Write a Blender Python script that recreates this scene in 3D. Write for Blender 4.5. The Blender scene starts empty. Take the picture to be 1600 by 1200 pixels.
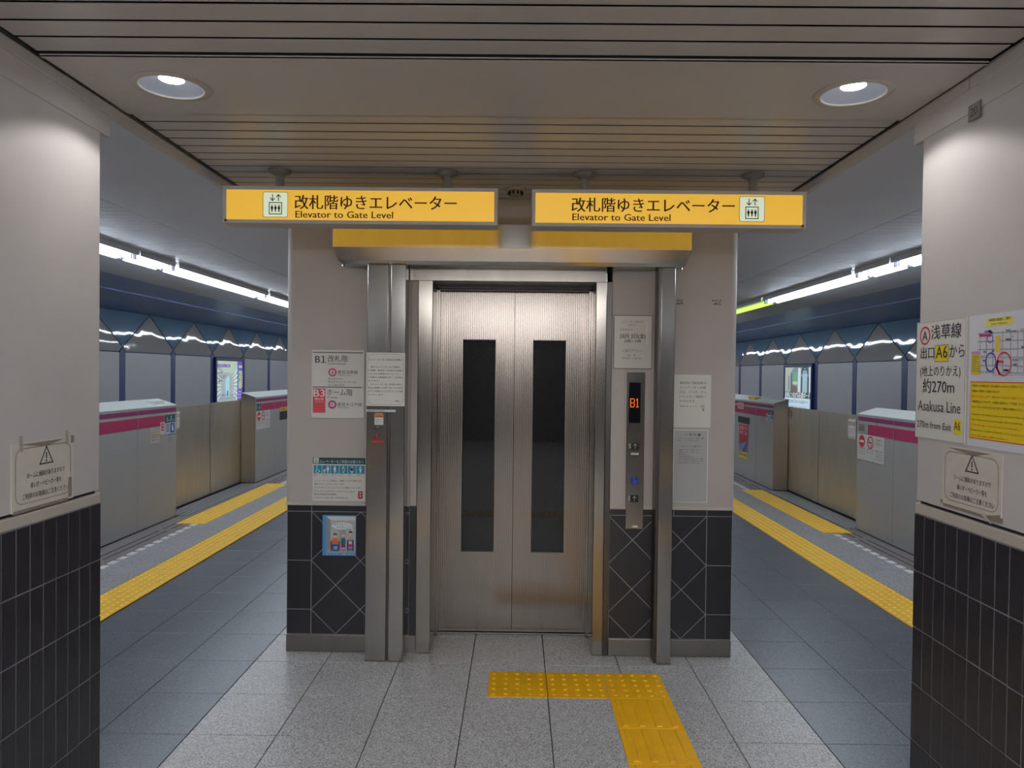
import bpy, math, random, re
from mathutils import Vector, Matrix

random.seed(7)
scene = bpy.context.scene
COL = scene.collection
R = math.radians

# ------------------------------------------------------------------ camera, world, exposure
CAM_H = 1.585
cam_d = bpy.data.cameras.new('camera')
cam_d.sensor_width = 36.0
cam_d.lens = 1140.0 / 1600.0 * 36.0
cam_d.clip_start = 0.05
cam_d.clip_end = 200
cam = bpy.data.objects.new('camera', cam_d)
COL.objects.link(cam)
_Y = Vector((9.0, 17.0, 1140.0)).normalized()            # world Y seen from the lens (right, up, forward)
_roll = 0.0113
_s = -(9.0 * math.sin(_roll) + 17.0 * math.cos(_roll)) / 1140.0
_Z = Vector((math.sin(_roll), math.cos(_roll), _s)).normalized()
_X = _Y.cross(_Z)
if _X.x < 0:
    _X = -_X
right = Vector((_X.x, _Y.x, _Z.x)); up = Vector((_X.y, _Y.y, _Z.y)); fwd = Vector((_X.z, _Y.z, _Z.z))
mw = Matrix((right, up, -fwd)).transposed().to_4x4()
mw.translation = Vector((0, 0, CAM_H))
cam.matrix_world = mw
scene.camera = cam

world = bpy.data.worlds.new('world'); scene.world = world
world.use_nodes = True
world.node_tree.nodes['Background'].inputs[0].default_value = (0.55, 0.62, 0.75, 1)
world.node_tree.nodes['Background'].inputs[1].default_value = 0.10

scene.view_settings.view_transform = 'Standard'
scene.view_settings.look = 'None'
scene.view_settings.gamma = 1.0
scene.view_settings.use_curve_mapping = False
scene.view_settings.exposure = 0.0

scene.cycles.sample_clamp_indirect = 4.0
scene.cycles.caustics_reflective = False

TUBE_POWER = 30.0        # emission of the platform tubes
SPOT_POWER = 11.5        # each downlight
SIGN_POWER = 1.0
DISC_POWER = 20.0

# ------------------------------------------------------------------ helpers
def lin(c):
    return tuple(x / 12.92 if x <= 0.04045 else ((x + 0.055) / 1.055) ** 2.4 for x in c)

def hexc(h):
    h = h.lstrip('#')
    return lin(tuple(int(h[i:i + 2], 16) / 255 for i in (0, 2, 4)))

def newmat(name):
    m = bpy.data.materials.new(name); m.use_nodes = True
    nt = m.node_tree
    return m, nt, nt.nodes['Principled BSDF']

def mat(name, col, rough=0.5, metal=0.0, noise=0.0, nscale=8.0, bump=0.0, bscale=60.0, stretch=None, spec=0.5, emit=None, estr=1.0, coat=0.0, bdetail=4):
    """Principled material with optional colour mottling and fine relief in object space."""
    m, nt, b = newmat(name)
    c = hexc(col) if isinstance(col, str) else col
    b.inputs['Base Color'].default_value = (*c, 1)
    b.inputs['Roughness'].default_value = rough
    b.inputs['Metallic'].default_value = metal
    b.inputs['Specular IOR Level'].default_value = spec
    b.inputs['Coat Weight'].default_value = coat
    N, L = nt.nodes.new, nt.links.new
    if noise or bump:
        tc = N('ShaderNodeTexCoord'); mp = N('ShaderNodeMapping')
        L(tc.outputs['Object'], mp.inputs[0])
        if stretch: mp.inputs['Scale'].default_value = stretch
    if noise:
        n = N('ShaderNodeTexNoise'); n.inputs['Scale'].default_value = nscale; n.inputs['Detail'].default_value = 6
        L(mp.outputs[0], n.inputs['Vector'])
        r = N('ShaderNodeValToRGB')
        r.color_ramp.elements[0].position = 0.3; r.color_ramp.elements[1].position = 0.7
        r.color_ramp.elements[0].color = (*[x * (1 - noise) for x in c], 1)
        r.color_ramp.elements[1].color = (*[min(1, x * (1 + noise)) for x in c], 1)
        L(n.outputs[0], r.inputs[0]); L(r.outputs[0], b.inputs['Base Color'])
    if bump:
        n2 = N('ShaderNodeTexNoise'); n2.inputs['Scale'].default_value = bscale; n2.inputs['Detail'].default_value = bdetail
        L(mp.outputs[0], n2.inputs['Vector'])
        bp = N('ShaderNodeBump'); bp.inputs['Strength'].default_value = bump; bp.inputs['Distance'].default_value = 0.01
        L(n2.outputs[0], bp.inputs['Height']); L(bp.outputs[0], b.inputs['Normal'])
    if emit is not None:
        e = hexc(emit) if isinstance(emit, str) else emit
        b.inputs['Emission Color'].default_value = (*e, 1)
        b.inputs['Emission Strength'].default_value = estr
    return m

def granite(name, cols, rough, scale=260.0, spec=0.5):
    m, nt, b = newmat(name)
    N, L = nt.nodes.new, nt.links.new
    tc = N('ShaderNodeTexCoord')
    geo = N('ShaderNodeNewGeometry')
    v = N('ShaderNodeTexVoronoi'); v.inputs['Scale'].default_value = scale
    L(geo.outputs['Position'], v.inputs['Vector'])
    sep = N('ShaderNodeSeparateColor'); L(v.outputs['Color'], sep.inputs[0])
    r = N('ShaderNodeValToRGB'); r.color_ramp.interpolation = 'LINEAR'
    els = r.color_ramp.elements
    els[0].position = 0.0; els[0].color = (*hexc(cols[0]), 1)
    els[1].position = 1.0; els[1].color = (*hexc(cols[-1]), 1)
    for i, c in enumerate(cols[1:-1]):
        e = els.new((i + 1) / (len(cols) - 1)); e.color = (*hexc(c), 1)
    L(sep.outputs[0], r.inputs[0])
    n = N('ShaderNodeTexNoise'); n.inputs['Scale'].default_value = 2.2; n.inputs['Detail'].default_value = 5
    L(geo.outputs['Position'], n.inputs['Vector'])
    mr = N('ShaderNodeMapRange'); mr.inputs[1].default_value = 0.3; mr.inputs[2].default_value = 0.7
    mr.inputs[3].default_value = 0.94; mr.inputs[4].default_value = 1.06
    L(n.outputs[0], mr.inputs[0])
    mx = N('ShaderNodeMix'); mx.data_type = 'RGBA'; mx.blend_type = 'MULTIPLY'; mx.inputs[0].default_value = 1
    L(r.outputs[0], mx.inputs[6]); L(mr.outputs[0], mx.inputs[7]); L(mx.outputs[2], b.inputs['Base Color'])
    mr2 = N('ShaderNodeMapRange'); mr2.inputs[1].default_value = 0.3; mr2.inputs[2].default_value = 0.7
    mr2.inputs[3].default_value = rough - 0.02; mr2.inputs[4].default_value = rough + 0.02
    L(n.outputs[0], mr2.inputs[0]); L(mr2.outputs[0], b.inputs['Roughness'])
    b.inputs['Specular IOR Level'].default_value = spec
    return m

def steel(name, col, rough, line_axis=None, pitch=0.011, depth=0.0, mott=0.05):
    """Brushed stainless steel; line_axis gives fine parallel relief lines."""
    m, nt, b = newmat(name)
    N, L = nt.nodes.new, nt.links.new
    c = hexc(col)
    b.inputs['Metallic'].default_value = 1.0
    tc = N('ShaderNodeTexCoord'); mp = N('ShaderNodeMapping'); mp.inputs['Scale'].default_value = (9, 9, 1.2)
    L(tc.outputs['Object'], mp.inputs[0])
    n = N('ShaderNodeTexNoise'); n.inputs['Scale'].default_value = 1.6; n.inputs['Detail'].default_value = 6
    L(mp.outputs[0], n.inputs['Vector'])
    r = N('ShaderNodeValToRGB')
    r.color_ramp.elements[0].position = 0.3; r.color_ramp.elements[1].position = 0.72
    r.color_ramp.elements[0].color = (*[x * (1 - mott) for x in c], 1)
    r.color_ramp.elements[1].color = (*[min(1, x * (1 + mott)) for x in c], 1)
    L(n.outputs[0], r.inputs[0]); L(r.outputs[0], b.inputs['Base Color'])
    mr = N('ShaderNodeMapRange'); mr.inputs[1].default_value = 0.3; mr.inputs[2].default_value = 0.7
    mr.inputs[3].default_value = rough * 0.94; mr.inputs[4].default_value = rough * 1.06
    L(n.outputs[0], mr.inputs[0]); L(mr.outputs[0], b.inputs['Roughness'])
    if line_axis is not None:
        sep = N('ShaderNodeSeparateXYZ'); L(tc.outputs['Object'], sep.inputs[0])
        mu = N('ShaderNodeMath'); mu.operation = 'MULTIPLY'; mu.inputs[1].default_value = 2 * math.pi / pitch
        L(sep.outputs[line_axis], mu.inputs[0])
        si = N('ShaderNodeMath'); si.operation = 'SINE'; L(mu.outputs[0], si.inputs[0])
        bp = N('ShaderNodeBump'); bp.inputs['Strength'].default_value = 1.0; bp.inputs['Distance'].default_value = depth
        L(si.outputs[0], bp.inputs['Height']); L(bp.outputs[0], b.inputs['Normal'])
        mr3 = N('ShaderNodeMapRange'); mr3.inputs[1].default_value = -1; mr3.inputs[2].default_value = 1
        mr3.inputs[3].default_value = 0.72; mr3.inputs[4].default_value = 1.08
        L(si.outputs[0], mr3.inputs[0])
        mx = N('ShaderNodeMix'); mx.data_type = 'RGBA'; mx.blend_type = 'MULTIPLY'; mx.inputs[0].default_value = 1
        L(r.outputs[0], mx.inputs[6]); L(mr3.outputs[0], mx.inputs[7]); L(mx.outputs[2], b.inputs['Base Color'])
    return m

def wired_glass(name):
    m, nt, b = newmat(name)
    N, L = nt.nodes.new, nt.links.new
    tc = N('ShaderNodeTexCoord'); sep = N('ShaderNodeSeparateXYZ'); L(tc.outputs['Object'], sep.inputs[0])
    outs = []
    for op in ('ADD', 'SUBTRACT'):
        a = N('ShaderNodeMath'); a.operation = op; L(sep.outputs[0], a.inputs[0]); L(sep.outputs[2], a.inputs[1])
        d = N('ShaderNodeMath'); d.operation = 'DIVIDE'; d.inputs[1].default_value = 0.026; L(a.outputs[0], d.inputs[0])
        f = N('ShaderNodeMath'); f.operation = 'FRACT'; L(d.outputs[0], f.inputs[0])
        g = N('ShaderNodeMath'); g.operation = 'LESS_THAN'; g.inputs[1].default_value = 0.05; L(f.outputs[0], g.inputs[0])
        outs.append(g)
    mxm = N('ShaderNodeMath'); mxm.operation = 'MAXIMUM'; L(outs[0].outputs[0], mxm.inputs[0]); L(outs[1].outputs[0], mxm.inputs[1])
    mx = N('ShaderNodeMix'); mx.data_type = 'RGBA'
    mx.inputs[6].default_value = (0.006, 0.007, 0.009, 1); mx.inputs[7].default_value = (0.022, 0.022, 0.023, 1)
    L(mxm.outputs[0], mx.inputs[0]); L(mx.outputs[2], b.inputs['Base Color'])
    b.inputs['Roughness'].default_value = 0.03
    b.inputs['Specular IOR Level'].default_value = 0.3
    return m

class MB:
    """Collects geometry in world coordinates; build() links it as one mesh object."""
    def __init__(s): s.v = []; s.f = []
    def add(s, vs, fs):
        k = len(s.v); s.v += [tuple(p) for p in vs]; s.f += [tuple(i + k for i in f) for f in fs]; return s
    def box(s, x0, y0, z0, x1, y1, z1):
        if x0 > x1: x0, x1 = x1, x0
        if y0 > y1: y0, y1 = y1, y0
        if z0 > z1: z0, z1 = z1, z0
        return s.add([(x0, y0, z0), (x1, y0, z0), (x1, y1, z0), (x0, y1, z0), (x0, y0, z1), (x1, y0, z1), (x1, y1, z1), (x0, y1, z1)],
                     [(0, 3, 2, 1), (4, 5, 6, 7), (0, 1, 5, 4), (1, 2, 6, 5), (2, 3, 7, 6), (3, 0, 4, 7)])
    def prism(s, poly, fn0, fn1):
        """poly: 2D points; fn0/fn1 map a 2D point to the two end positions."""
        n = len(poly)
        return s.add([fn0(*p) for p in poly] + [fn1(*p) for p in poly],
                     [tuple(reversed(range(n))), tuple(range(n, 2 * n))] + [(i, (i + 1) % n, n + (i + 1) % n, n + i) for i in range(n)])
    def lathe(s, prof, c, n=24, axis='Z', close=False):
        """prof: list of (r, h) along the axis from centre c."""
        vs = []
        for r, h in prof:
            for i in range(n):
                a = 2 * math.pi * i / n
                p = (r * math.cos(a), r * math.sin(a), h)
                if axis == 'Y': p = (p[0], p[2], p[1])
                if axis == 'X': p = (p[2], p[0], p[1])
                vs.append((c[0] + p[0], c[1] + p[1], c[2] + p[2]))
        fs = []
        for k in range(len(prof) - 1):
            for i in range(n):
                j = (i + 1) % n
                fs.append((k * n + i, k * n + j, (k + 1) * n + j, (k + 1) * n + i))
        if close:
            fs.append(tuple(range(n))); fs.append(tuple((len(prof) - 1) * n + i for i in range(n)))
        return s.add(vs, fs)
    def build(s, name, m, parent=None, bevel=0.0, smooth=False, kind=None, segs=2):
        base = world_of(parent)
        me = bpy.data.meshes.new(name)
        me.from_pydata([(x - base[0], y - base[1], z - base[2]) for x, y, z in s.v], [], s.f)
        me.materials.append(m)
        me.update()
        o = bpy.data.objects.new(name, me); COL.objects.link(o)
        fix_normals(me)
        if smooth:
            for p in me.polygons: p.use_smooth = True
        if parent is not None: o.parent = parent
        if bevel:
            b = o.modifiers.new('bevel', 'BEVEL'); b.width = bevel; b.segments = segs; b.limit_method = 'ANGLE'; b.angle_limit = R(40)
        if kind: o['kind'] = kind
        return o

import bmesh
def fix_normals(me):
    bm = bmesh.new(); bm.from_mesh(me)
    bmesh.ops.recalc_face_normals(bm, faces=bm.faces)
    bm.to_mesh(me); bm.free()

def world_of(o):
    p = Vector((0, 0, 0))
    while o is not None:
        p = p + o.location; o = o.parent
    return p

def thing(name, label, cat, loc, group=None):
    o = bpy.data.objects.new(name, None); o.empty_display_size = 0.1
    COL.objects.link(o); o.location = loc
    o['label'] = label; o['category'] = cat
    if group: o['group'] = group
    return o

def tag(o, label, cat, group=None):
    o['label'] = label; o['category'] = cat
    if group: o['group'] = group
    return o

def structure(o):
    o['kind'] = 'structure'; return o

def copy_part(src, parent, loc):
    """A copy of one part (sharing its mesh) placed at loc (local to the parent)."""
    c = src.copy(); COL.objects.link(c); c.parent = parent; c.location = loc
    return c

class Frame:
    """A flat local frame: u to the right, v up, n out of the surface."""
    def __init__(s, o, u, v=(0, 0, 1)):
        s.o = Vector(o); s.u = Vector(u).normalized(); s.v = Vector(v).normalized(); s.n = s.u.cross(s.v)
    def P(s, a, b, d=0.0): return s.o + s.u * a + s.v * b + s.n * d

_tc = {}
def text_geo(txt, bold=0.0, res=2):
    if '1' in txt:                       # a figure one with a flag, as the signs have it
        vs, fs, pen = [], [], 0.0
        for i, run in enumerate(re.split('(1)', txt)):
            if not run: continue
            if run.strip() == '': pen += 0.3 * len(run); continue
            rv, rf = raw_text('\uff11' if run == '1' else run, bold, res)
            if not rv: continue
            x0 = min(v[0] for v in rv); x1 = max(v[0] for v in rv)
            lead = 0.28 if run[0] == ' ' else 0.0
            k = len(vs)
            vs += [(x - x0 + pen + lead, y * (0.93 if run == '1' else 1.0)) for x, y in rv]; fs += [tuple(j + k for j in f) for f in rf]
            pen += x1 - x0 + lead + 0.075 + (0.25 if run[-1] == ' ' else 0.0)
        return vs, fs
    return raw_text(txt, bold, res)
def raw_text(txt, bold=0.0, res=2):
    key = (txt, bold, res)
    if key not in _tc:
        c = bpy.data.curves.new('t', 'FONT'); c.body = txt; c.resolution_u = res; c.offset = bold
        o = bpy.data.objects.new('t', c); COL.objects.link(o)
        dg = bpy.context.evaluated_depsgraph_get()
        me = bpy.data.meshes.new_from_object(o.evaluated_get(dg))
        vs = [(v.co.x, v.co.y) for v in me.vertices]; fs = [tuple(p.vertices) for p in me.polygons]
        bpy.data.objects.remove(o); bpy.data.curves.remove(c); bpy.data.meshes.remove(me)
        _tc[key] = (vs, fs)
    return _tc[key]

_pm = {}
def ink(col, rough=0.55):
    k = (col, rough)
    if k not in _pm: _pm[k] = mat('ink_' + col.strip('#'), col, rough)
    return _pm[k]

class Print:
    """Flat print on a board lying in a Frame. Every colour becomes one part of the board."""
    def __init__(s, fr, root, d=0.0006, step=0.0003, rough=0.55):
        s.fr = fr; s.root = root; s.d = d; s.step = step; s.b = {}; s.rough = rough; s.order = 0
    def mb(s, name, col):
        return s.b.setdefault((name, col), MB())
    def poly(s, col, pts, lvl=0, name='printed_area'):
        d = s.d + s.step * lvl
        s.mb(name, col).add([s.fr.P(a, b, d) for a, b in pts], [tuple(range(len(pts)))])
    def rect(s, col, x0, y0, x1, y1, lvl=0, name='printed_area'):
        s.poly(col, [(x0, y0), (x1, y0), (x1, y1), (x0, y1)], lvl, name)
    def disc(s, col, cx, cy, r, lvl=0, name='printed_area', ry=None, n=20):
        ry = ry or r
        s.poly(col, [(cx + r * math.cos(2 * math.pi * i / n), cy + ry * math.sin(2 * math.pi * i / n)) for i in range(n)], lvl, name)
    def ring(s, col, cx, cy, r0, r1, lvl=0, name='printed_area', n=24, a0=0, a1=360, ky=1.0):
        d = s.d + s.step * lvl; vs = []; fs = []
        for i in range(n + 1):
            a = R(a0 + (a1 - a0) * i / n)
            vs += [s.fr.P(cx + r0 * math.cos(a), cy + ky * r0 * math.sin(a), d), s.fr.P(cx + r1 * math.cos(a), cy + ky * r1 * math.sin(a), d)]
            if i: fs.append((2 * i - 2, 2 * i - 1, 2 * i + 1, 2 * i))
        s.mb(name, col).add(vs, fs)
    def line(s, col, pts, w, lvl=0, name='printed_line', closed=False):
        d = s.d + s.step * lvl
        pts = list(pts) + ([pts[0]] if closed else [])
        for (ax, ay), (bx, by) in zip(pts[:-1], pts[1:]):
            l = math.hypot(bx - ax, by - ay) or 1e-9
            ex, ey = (bx - ax) / l * w / 2, (by - ay) / l * w / 2
            q = [(ax - ex + ey, ay - ey - ex), (bx + ex + ey, by + ey - ex), (bx + ex - ey, by + ey + ex), (ax - ex - ey, ay - ey + ex)]
            s.mb(name, col).add([s.fr.P(x, y, d) for x, y in q], [(0, 1, 2, 3)])
    def rrect(s, col, x0, y0, x1, y1, r, w, lvl=0, name='printed_line'):
        pts = []
        for cx, cy, a in ((x1 - r, y1 - r, 0), (x0 + r, y1 - r, 90), (x0 + r, y0 + r, 180), (x1 - r, y0 + r, 270)):
            for k in range(5):
                t = R(a + k * 22.5); pts.append((cx + r * math.cos(t), cy + r * math.sin(t)))
        s.line(col, pts, w, lvl, name, closed=True)
    def text(s, col, txt, x, y, h, w=None, bold=0.0, align='l', res=2, lvl=1, name='lettering'):
        """h is the em size; with w the line is stretched to that width; y is the baseline."""
        vs, fs = text_geo(txt, 0.0, res)
        if h < 0.02 and not bold: bold = 0.012
        if not vs: return
        x0 = min(v[0] for v in vs); x1 = max(v[0] for v in vs)
        kx = (w / (x1 - x0)) if w else h
        wid = (x1 - x0) * kx
        ox = x - (wid / 2 if align == 'c' else wid if align == 'r' else 0)
        d = s.d + s.step * lvl
        if h >= 0.03:
            s.order += 1; col = (col, s.order)
        for i, dx in enumerate((-0.8, 0.0, 0.8) if bold > 0.012 else (-0.5, 0.5) if bold else (0.0,)):   # heavier strokes
            s.mb(name, col).add([s.fr.P(ox + (a - x0) * kx + dx * bold * h, y + b * h, d + i * 0.00006) for a, b in vs], fs)
    def done(s):
        for (name, col), m in s.b.items():
            if not m.v: continue
            if isinstance(col, tuple): col = col[0]
            mt = ink(col, s.rough) if isinstance(col, str) else col
            if name in ('lettering', 'lit_digit', 'arrow'): m.build(name, mt, s.root)
            elif len(m.f) == 1: m.build(name, mt, s.root)
            elif name == 'printed_area' and len(m.f) <= 6 and all(len(f) > 2 for f in m.f) and len(m.v) == sum(len(f) for f in m.f):
                for f in m.f:
                    q = MB(); q.add([m.v[i] for i in f], [tuple(range(len(f)))]); q.build(name, mt, s.root)
            else: m.build(name, mt, s.root, kind='stuff' if name in ('printed_area', 'printed_line', 'sticker', 'poster') else None)

def clip_poly(poly, x0, z0, x1, z1):
    def cut(p, f, inter):
        out = []
        for i in range(len(p)):
            a, b = p[i], p[(i + 1) % len(p)]
            if f(a): out.append(a)
            if f(a) != f(b): out.append(inter(a, b))
        return out
    def at(i, val):
        def g(a, b):
            t = (val - a[i]) / (b[i] - a[i]); return (a[0] + t * (b[0] - a[0]), a[1] + t * (b[1] - a[1]))
        return g
    for f, g in ((lambda p: p[0] >= x0, at(0, x0)), (lambda p: p[0] <= x1, at(0, x1)), (lambda p: p[1] >= z0, at(1, z0)), (lambda p: p[1] <= z1, at(1, z1))):
        poly = cut(poly, f, g)
        if len(poly) < 3: return []
    return poly

def inset(poly, d):
    """Shrink a convex polygon by d on every side."""
    n = len(poly)
    area = sum(poly[i][0] * poly[(i + 1) % n][1] - poly[(i + 1) % n][0] * poly[i][1] for i in range(n))
    if area < 0: poly = poly[::-1]
    pts = []
    clean = []
    for p in poly:
        if not clean or math.hypot(p[0] - clean[-1][0], p[1] - clean[-1][1]) > 1e-5: clean.append(p)
    if len(clean) > 1 and math.hypot(clean[0][0] - clean[-1][0], clean[0][1] - clean[-1][1]) < 1e-5: clean.pop()
    poly = clean; n = len(poly)
    if n < 3: return []
    for i in range(n):
        a, b, c = Vector(poly[i - 1]), Vector(poly[i]), Vector(poly[(i + 1) % n])
        e1 = (b - a).normalized(); e2 = (c - b).normalized()
        n1 = Vector((-e1.y, e1.x)); n2 = Vector((-e2.y, e2.x))
        den = 1 + n1.dot(n2)
        if den < 1e-3: return []
        p = b + (n1 + n2) * (d / den)
        pts.append((p.x, p.y))
    a2 = sum(pts[i][0] * pts[(i + 1) % n][1] - pts[(i + 1) % n][0] * pts[i][1] for i in range(n))
    return pts if a2 > 1e-5 else []

def rounded_plan(x0, y0, x1, y1, r, n=5):
    pts = []
    for cx, cy, a in ((x1 - r, y1 - r, 0), (x0 + r, y1 - r, 90), (x0 + r, y0 + r, 180), (x1 - r, y0 + r, 270)):
        for k in range(n + 1):
            t = R(a + 90 * k / n); pts.append((cx + r * math.cos(t), cy + r * math.sin(t)))
    return pts

# ------------------------------------------------------------------ materials
CREAM = mat('cream_panel', '#b6ada6', 0.42, noise=0.05, nscale=3.0)
CREAM_P = mat('cream_pillar', '#c8c3c1', 0.5, noise=0.05, nscale=2.5)
CREAM_TRIM = mat('cream_trim', '#bdb5aa', 0.5, noise=0.06, nscale=5)
DTILE = mat('dark_tile', '#2b2a2e', 0.33, noise=0.14, nscale=6, bump=0.10, bscale=18)
DTILE_B = mat('dark_slate_tile', '#2a282d', 0.42, noise=0.2, nscale=9, bump=0.45, bscale=14, stretch=(1, 1, 0.8))
GROUT = mat('grey_grout', '#979498', 0.8, noise=0.1, nscale=30)
GROUT_P = mat('pillar_grout', '#84828a', 0.8, noise=0.1, nscale=30)
GRAN = granite('light_granite', ['#63605d', '#a09d9b', '#b5b3b1', '#c8c6c4', '#dedcda'], 0.36)
GRAN_D = granite('dark_granite', ['#2b2d33', '#484b53', '#565962', '#696c75'], 0.33)
JOINT = mat('floor_joint', '#2b2a2b', 0.8)
CONC = granite('grey_paving', ['#6a696a', '#888788', '#959393', '#a4a2a1'], 0.6, 160)
EDGE = mat('brown_edge_paving', '#6f6766', 0.6, noise=0.12, nscale=25)
YEL = mat('yellow_tactile', '#fab80c', 0.5, noise=0.06, nscale=14)
YEL2 = mat('yellow_tactile_platform', '#f2ba1e', 0.5, noise=0.07, nscale=10)
DOME = mat('pale_yellow_dome', '#ffd868', 0.5)  # domes paler than the tiles they stand on
WHITE_LINE = mat('white_marking', '#d9d8d4', 0.6)
SLAT = mat('ceiling_slat', '#c2bfbe', 0.34, noise=0.04, nscale=3)
CEILP = mat('ceiling_panel', '#c8c5c3', 0.42, noise=0.03, nscale=2)
CEILS = mat('platform_ceiling_panel', '#d2d8e4', 0.45, noise=0.03, nscale=2)
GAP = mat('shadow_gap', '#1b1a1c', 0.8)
NAVYC = mat('navy_tunnel_ceiling', '#6c92cc', 0.32, noise=0.08, nscale=1.5)
NAVY = mat('navy_strip', '#27366a', 0.4)
TEALP = mat('blue_grey_panel', '#6f8ca5', 0.04, noise=0.05, nscale=2, bump=1.0, bscale=1.9, bdetail=0.5)
GREYP = mat('grey_wall_panel', '#a3a09e', 0.04, noise=0.04, nscale=2, bump=1.0, bscale=1.9, bdetail=0.5)
GREYP2 = mat('grey_lower_panel', '#b8b6b8', 0.3, noise=0.03, nscale=2)
STEEL = steel('stainless', '#a6a29c', 0.16)
STEEL_D = steel('door_stainless', '#7f7770', 0.19, line_axis=0, pitch=0.0112, depth=0.00008)
STEEL_J = steel('jamb_stainless', '#8f8981', 0.16)
STEEL_H = steel('hood_stainless', '#c6c2bc', 0.17)
STEEL_DK = steel('dark_stainless', '#5c5855', 0.3)
STEEL_S = steel('skirting_steel', '#8c8782', 0.35)
RIB = mat('sill_rib_grey', '#a4a8ac', 0.45)
GATE_LEAF = steel('gate_leaf_steel', '#d4cab8', 0.36, mott=0.05)
GATE_END = steel('gate_end_steel', '#b8b0a6', 0.35)
GATE = mat('gate_grey_paint', '#aaa9a8', 0.38, noise=0.02, nscale=3)
GATE_TOP = mat('gate_top_paint', '#cbd0cc', 0.4)
MAG = mat('magenta_band', '#a01f50', 0.4)
MAG_D = mat('dark_magenta_band', '#7c2258', 0.4)
PAPER = mat('white_board', '#d8d5cc', 0.4)
PAPER_W = mat('white_paper', '#dedbd4', 0.55)
PAPER_G = mat('aged_paper', '#d2ccc0', 0.5, noise=0.05, nscale=20)
PAPER_GREY = mat('grey_notice_plate', '#b2b1ad', 0.35)
BLACK = mat('black_plastic', '#101012', 0.3)
SIGN_BODY = mat('sign_housing_paint', '#d0cac0', 0.45)
SIGN_FACE = mat('sign_yellow_light', '#e8b23a', 0.35, emit='#f0bd48', estr=0.64 * SIGN_POWER)
SIGN_INK = '#4a2008'
PICT = mat('sign_pictogram_light', '#dfe8d0', 0.35, emit='#dfeccd', estr=0.62 * SIGN_POWER)
TUBE = mat('tube_light', '#ffffff', 0.4, emit=(0.83, 0.91, 1.0), estr=TUBE_POWER)
TUBE_R = mat('fill_diffuser_white', '#ffffff', 0.4, emit=(0.98, 0.98, 1.0), estr=TUBE_POWER * 0.35)
TUBE_G = mat('tube_light_green', '#d8f08a', 0.4, emit=(0.62, 0.95, 0.16), estr=1.15)
BATTEN = mat('white_batten', '#e8ecf2', 0.3)
HOLDER = mat('lamp_holder', '#9a9ea8', 0.5)
DISC = mat('downlight_source', '#ffffff', 0.4, emit=(0.95, 0.97, 1.0), estr=DISC_POWER)
REFL = mat('downlight_reflector', '#d0daea', 0.4, metal=0.4)
RIM = mat('downlight_rim', '#c0bbb4', 0.45)
AMBER = mat('amber_led', '#e06010', 0.4, emit='#f0641a', estr=1.0)
AD_W = mat('lit_poster_white', '#cfe0e0', 0.3, emit='#cfe6ea', estr=0.62)
TRACK = mat('track_bed', '#2a2a2c', 0.9, noise=0.2, nscale=10)
ROOM_BACK = mat('rear_wall_paint', '#8d8984', 0.6)

def lit(col, k=0.55):
    key = ('lit', col, k)
    if key not in _pm: _pm[key] = mat('lit_print_' + col.strip('#'), col, 0.3, emit=col, estr=k)
    return _pm[key]

AX = -0.045          # the station's axis
HC = 2.555           # ceiling height
WY = 4.09            # front of the lift shaft

# ------------------------------------------------------------------ floor
floor = structure(MB().box(-3.66, -8, -0.25, 3.56, 32, -0.012).build('floor', JOINT))
def tile_mesh(w, d, t=0.012, b=0.0015):
    m = MB(); x, y = w / 2, d / 2
    m.add([(-x, -y, -t), (x, -y, -t), (x, y, -t), (-x, y, -t), (-x, -y, -b), (x, -y, -b), (x, y, -b), (-x, y, -b),
           (-x + b, -y + b, 0), (x - b, -y + b, 0), (x - b, y - b, 0), (-x + b, y - b, 0)],
          [(0, 1, 5, 4), (1, 2, 6, 5), (2, 3, 7, 6), (3, 0, 4, 7), (4, 5, 9, 8), (5, 6, 10, 9), (6, 7, 11, 10), (7, 4, 8, 11), (8, 9, 10, 11)])
    return m
def lay(name, material, parent, cells, t=0.012, top=0.0, joint=0.004):
    """cells: (x0, y0, x1, y1); one object per tile, alike sizes share a mesh."""
    cache = {}
    for x0, y0, x1, y1 in cells:
        w = round(x1 - x0 - joint, 4); d = round(y1 - y0 - joint, 4)
        loc = ((x0 + x1) / 2, (y0 + y1) / 2, top)
        if (w, d) in cache: copy_part(cache[(w, d)], parent, loc)
        else:
            o = tile_mesh(w, d, t).build(name, material, None); o.parent = parent; o.location = loc; cache[(w, d)] = o

XG = [-1.415, -1.03, -0.63, -0.235, 0.165, 0.565, 0.96, 1.345]
YG = [4.345 - 0.403 * k for k in range(6)]                        # 4.345, 3.942, 3.539 ...
DY0, DY1 = YG[2] + 0.002, YG[2] + 0.302
cells = []
for i in range(7):
    for j in range(5):
        x0, x1, y0, y1 = XG[i], XG[i + 1], YG[j + 1], YG[j]
        cells.append((x0, y0, x1, y1))
for i in range(7): cells.append((XG[i], YG[0], XG[i + 1], YG[0] + 0.403))
lay('floor_tile', GRAN, floor, cells)
# rest of the granite walkway, out of the picture
MB().box(-1.415, -8, -0.012, 1.345, YG[5] - 0.004, 0).box(-1.415, YG[0] + .407, -0.012, 1.345, 7.2, 0).build('walkway_slab', GRAN, floor)
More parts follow.
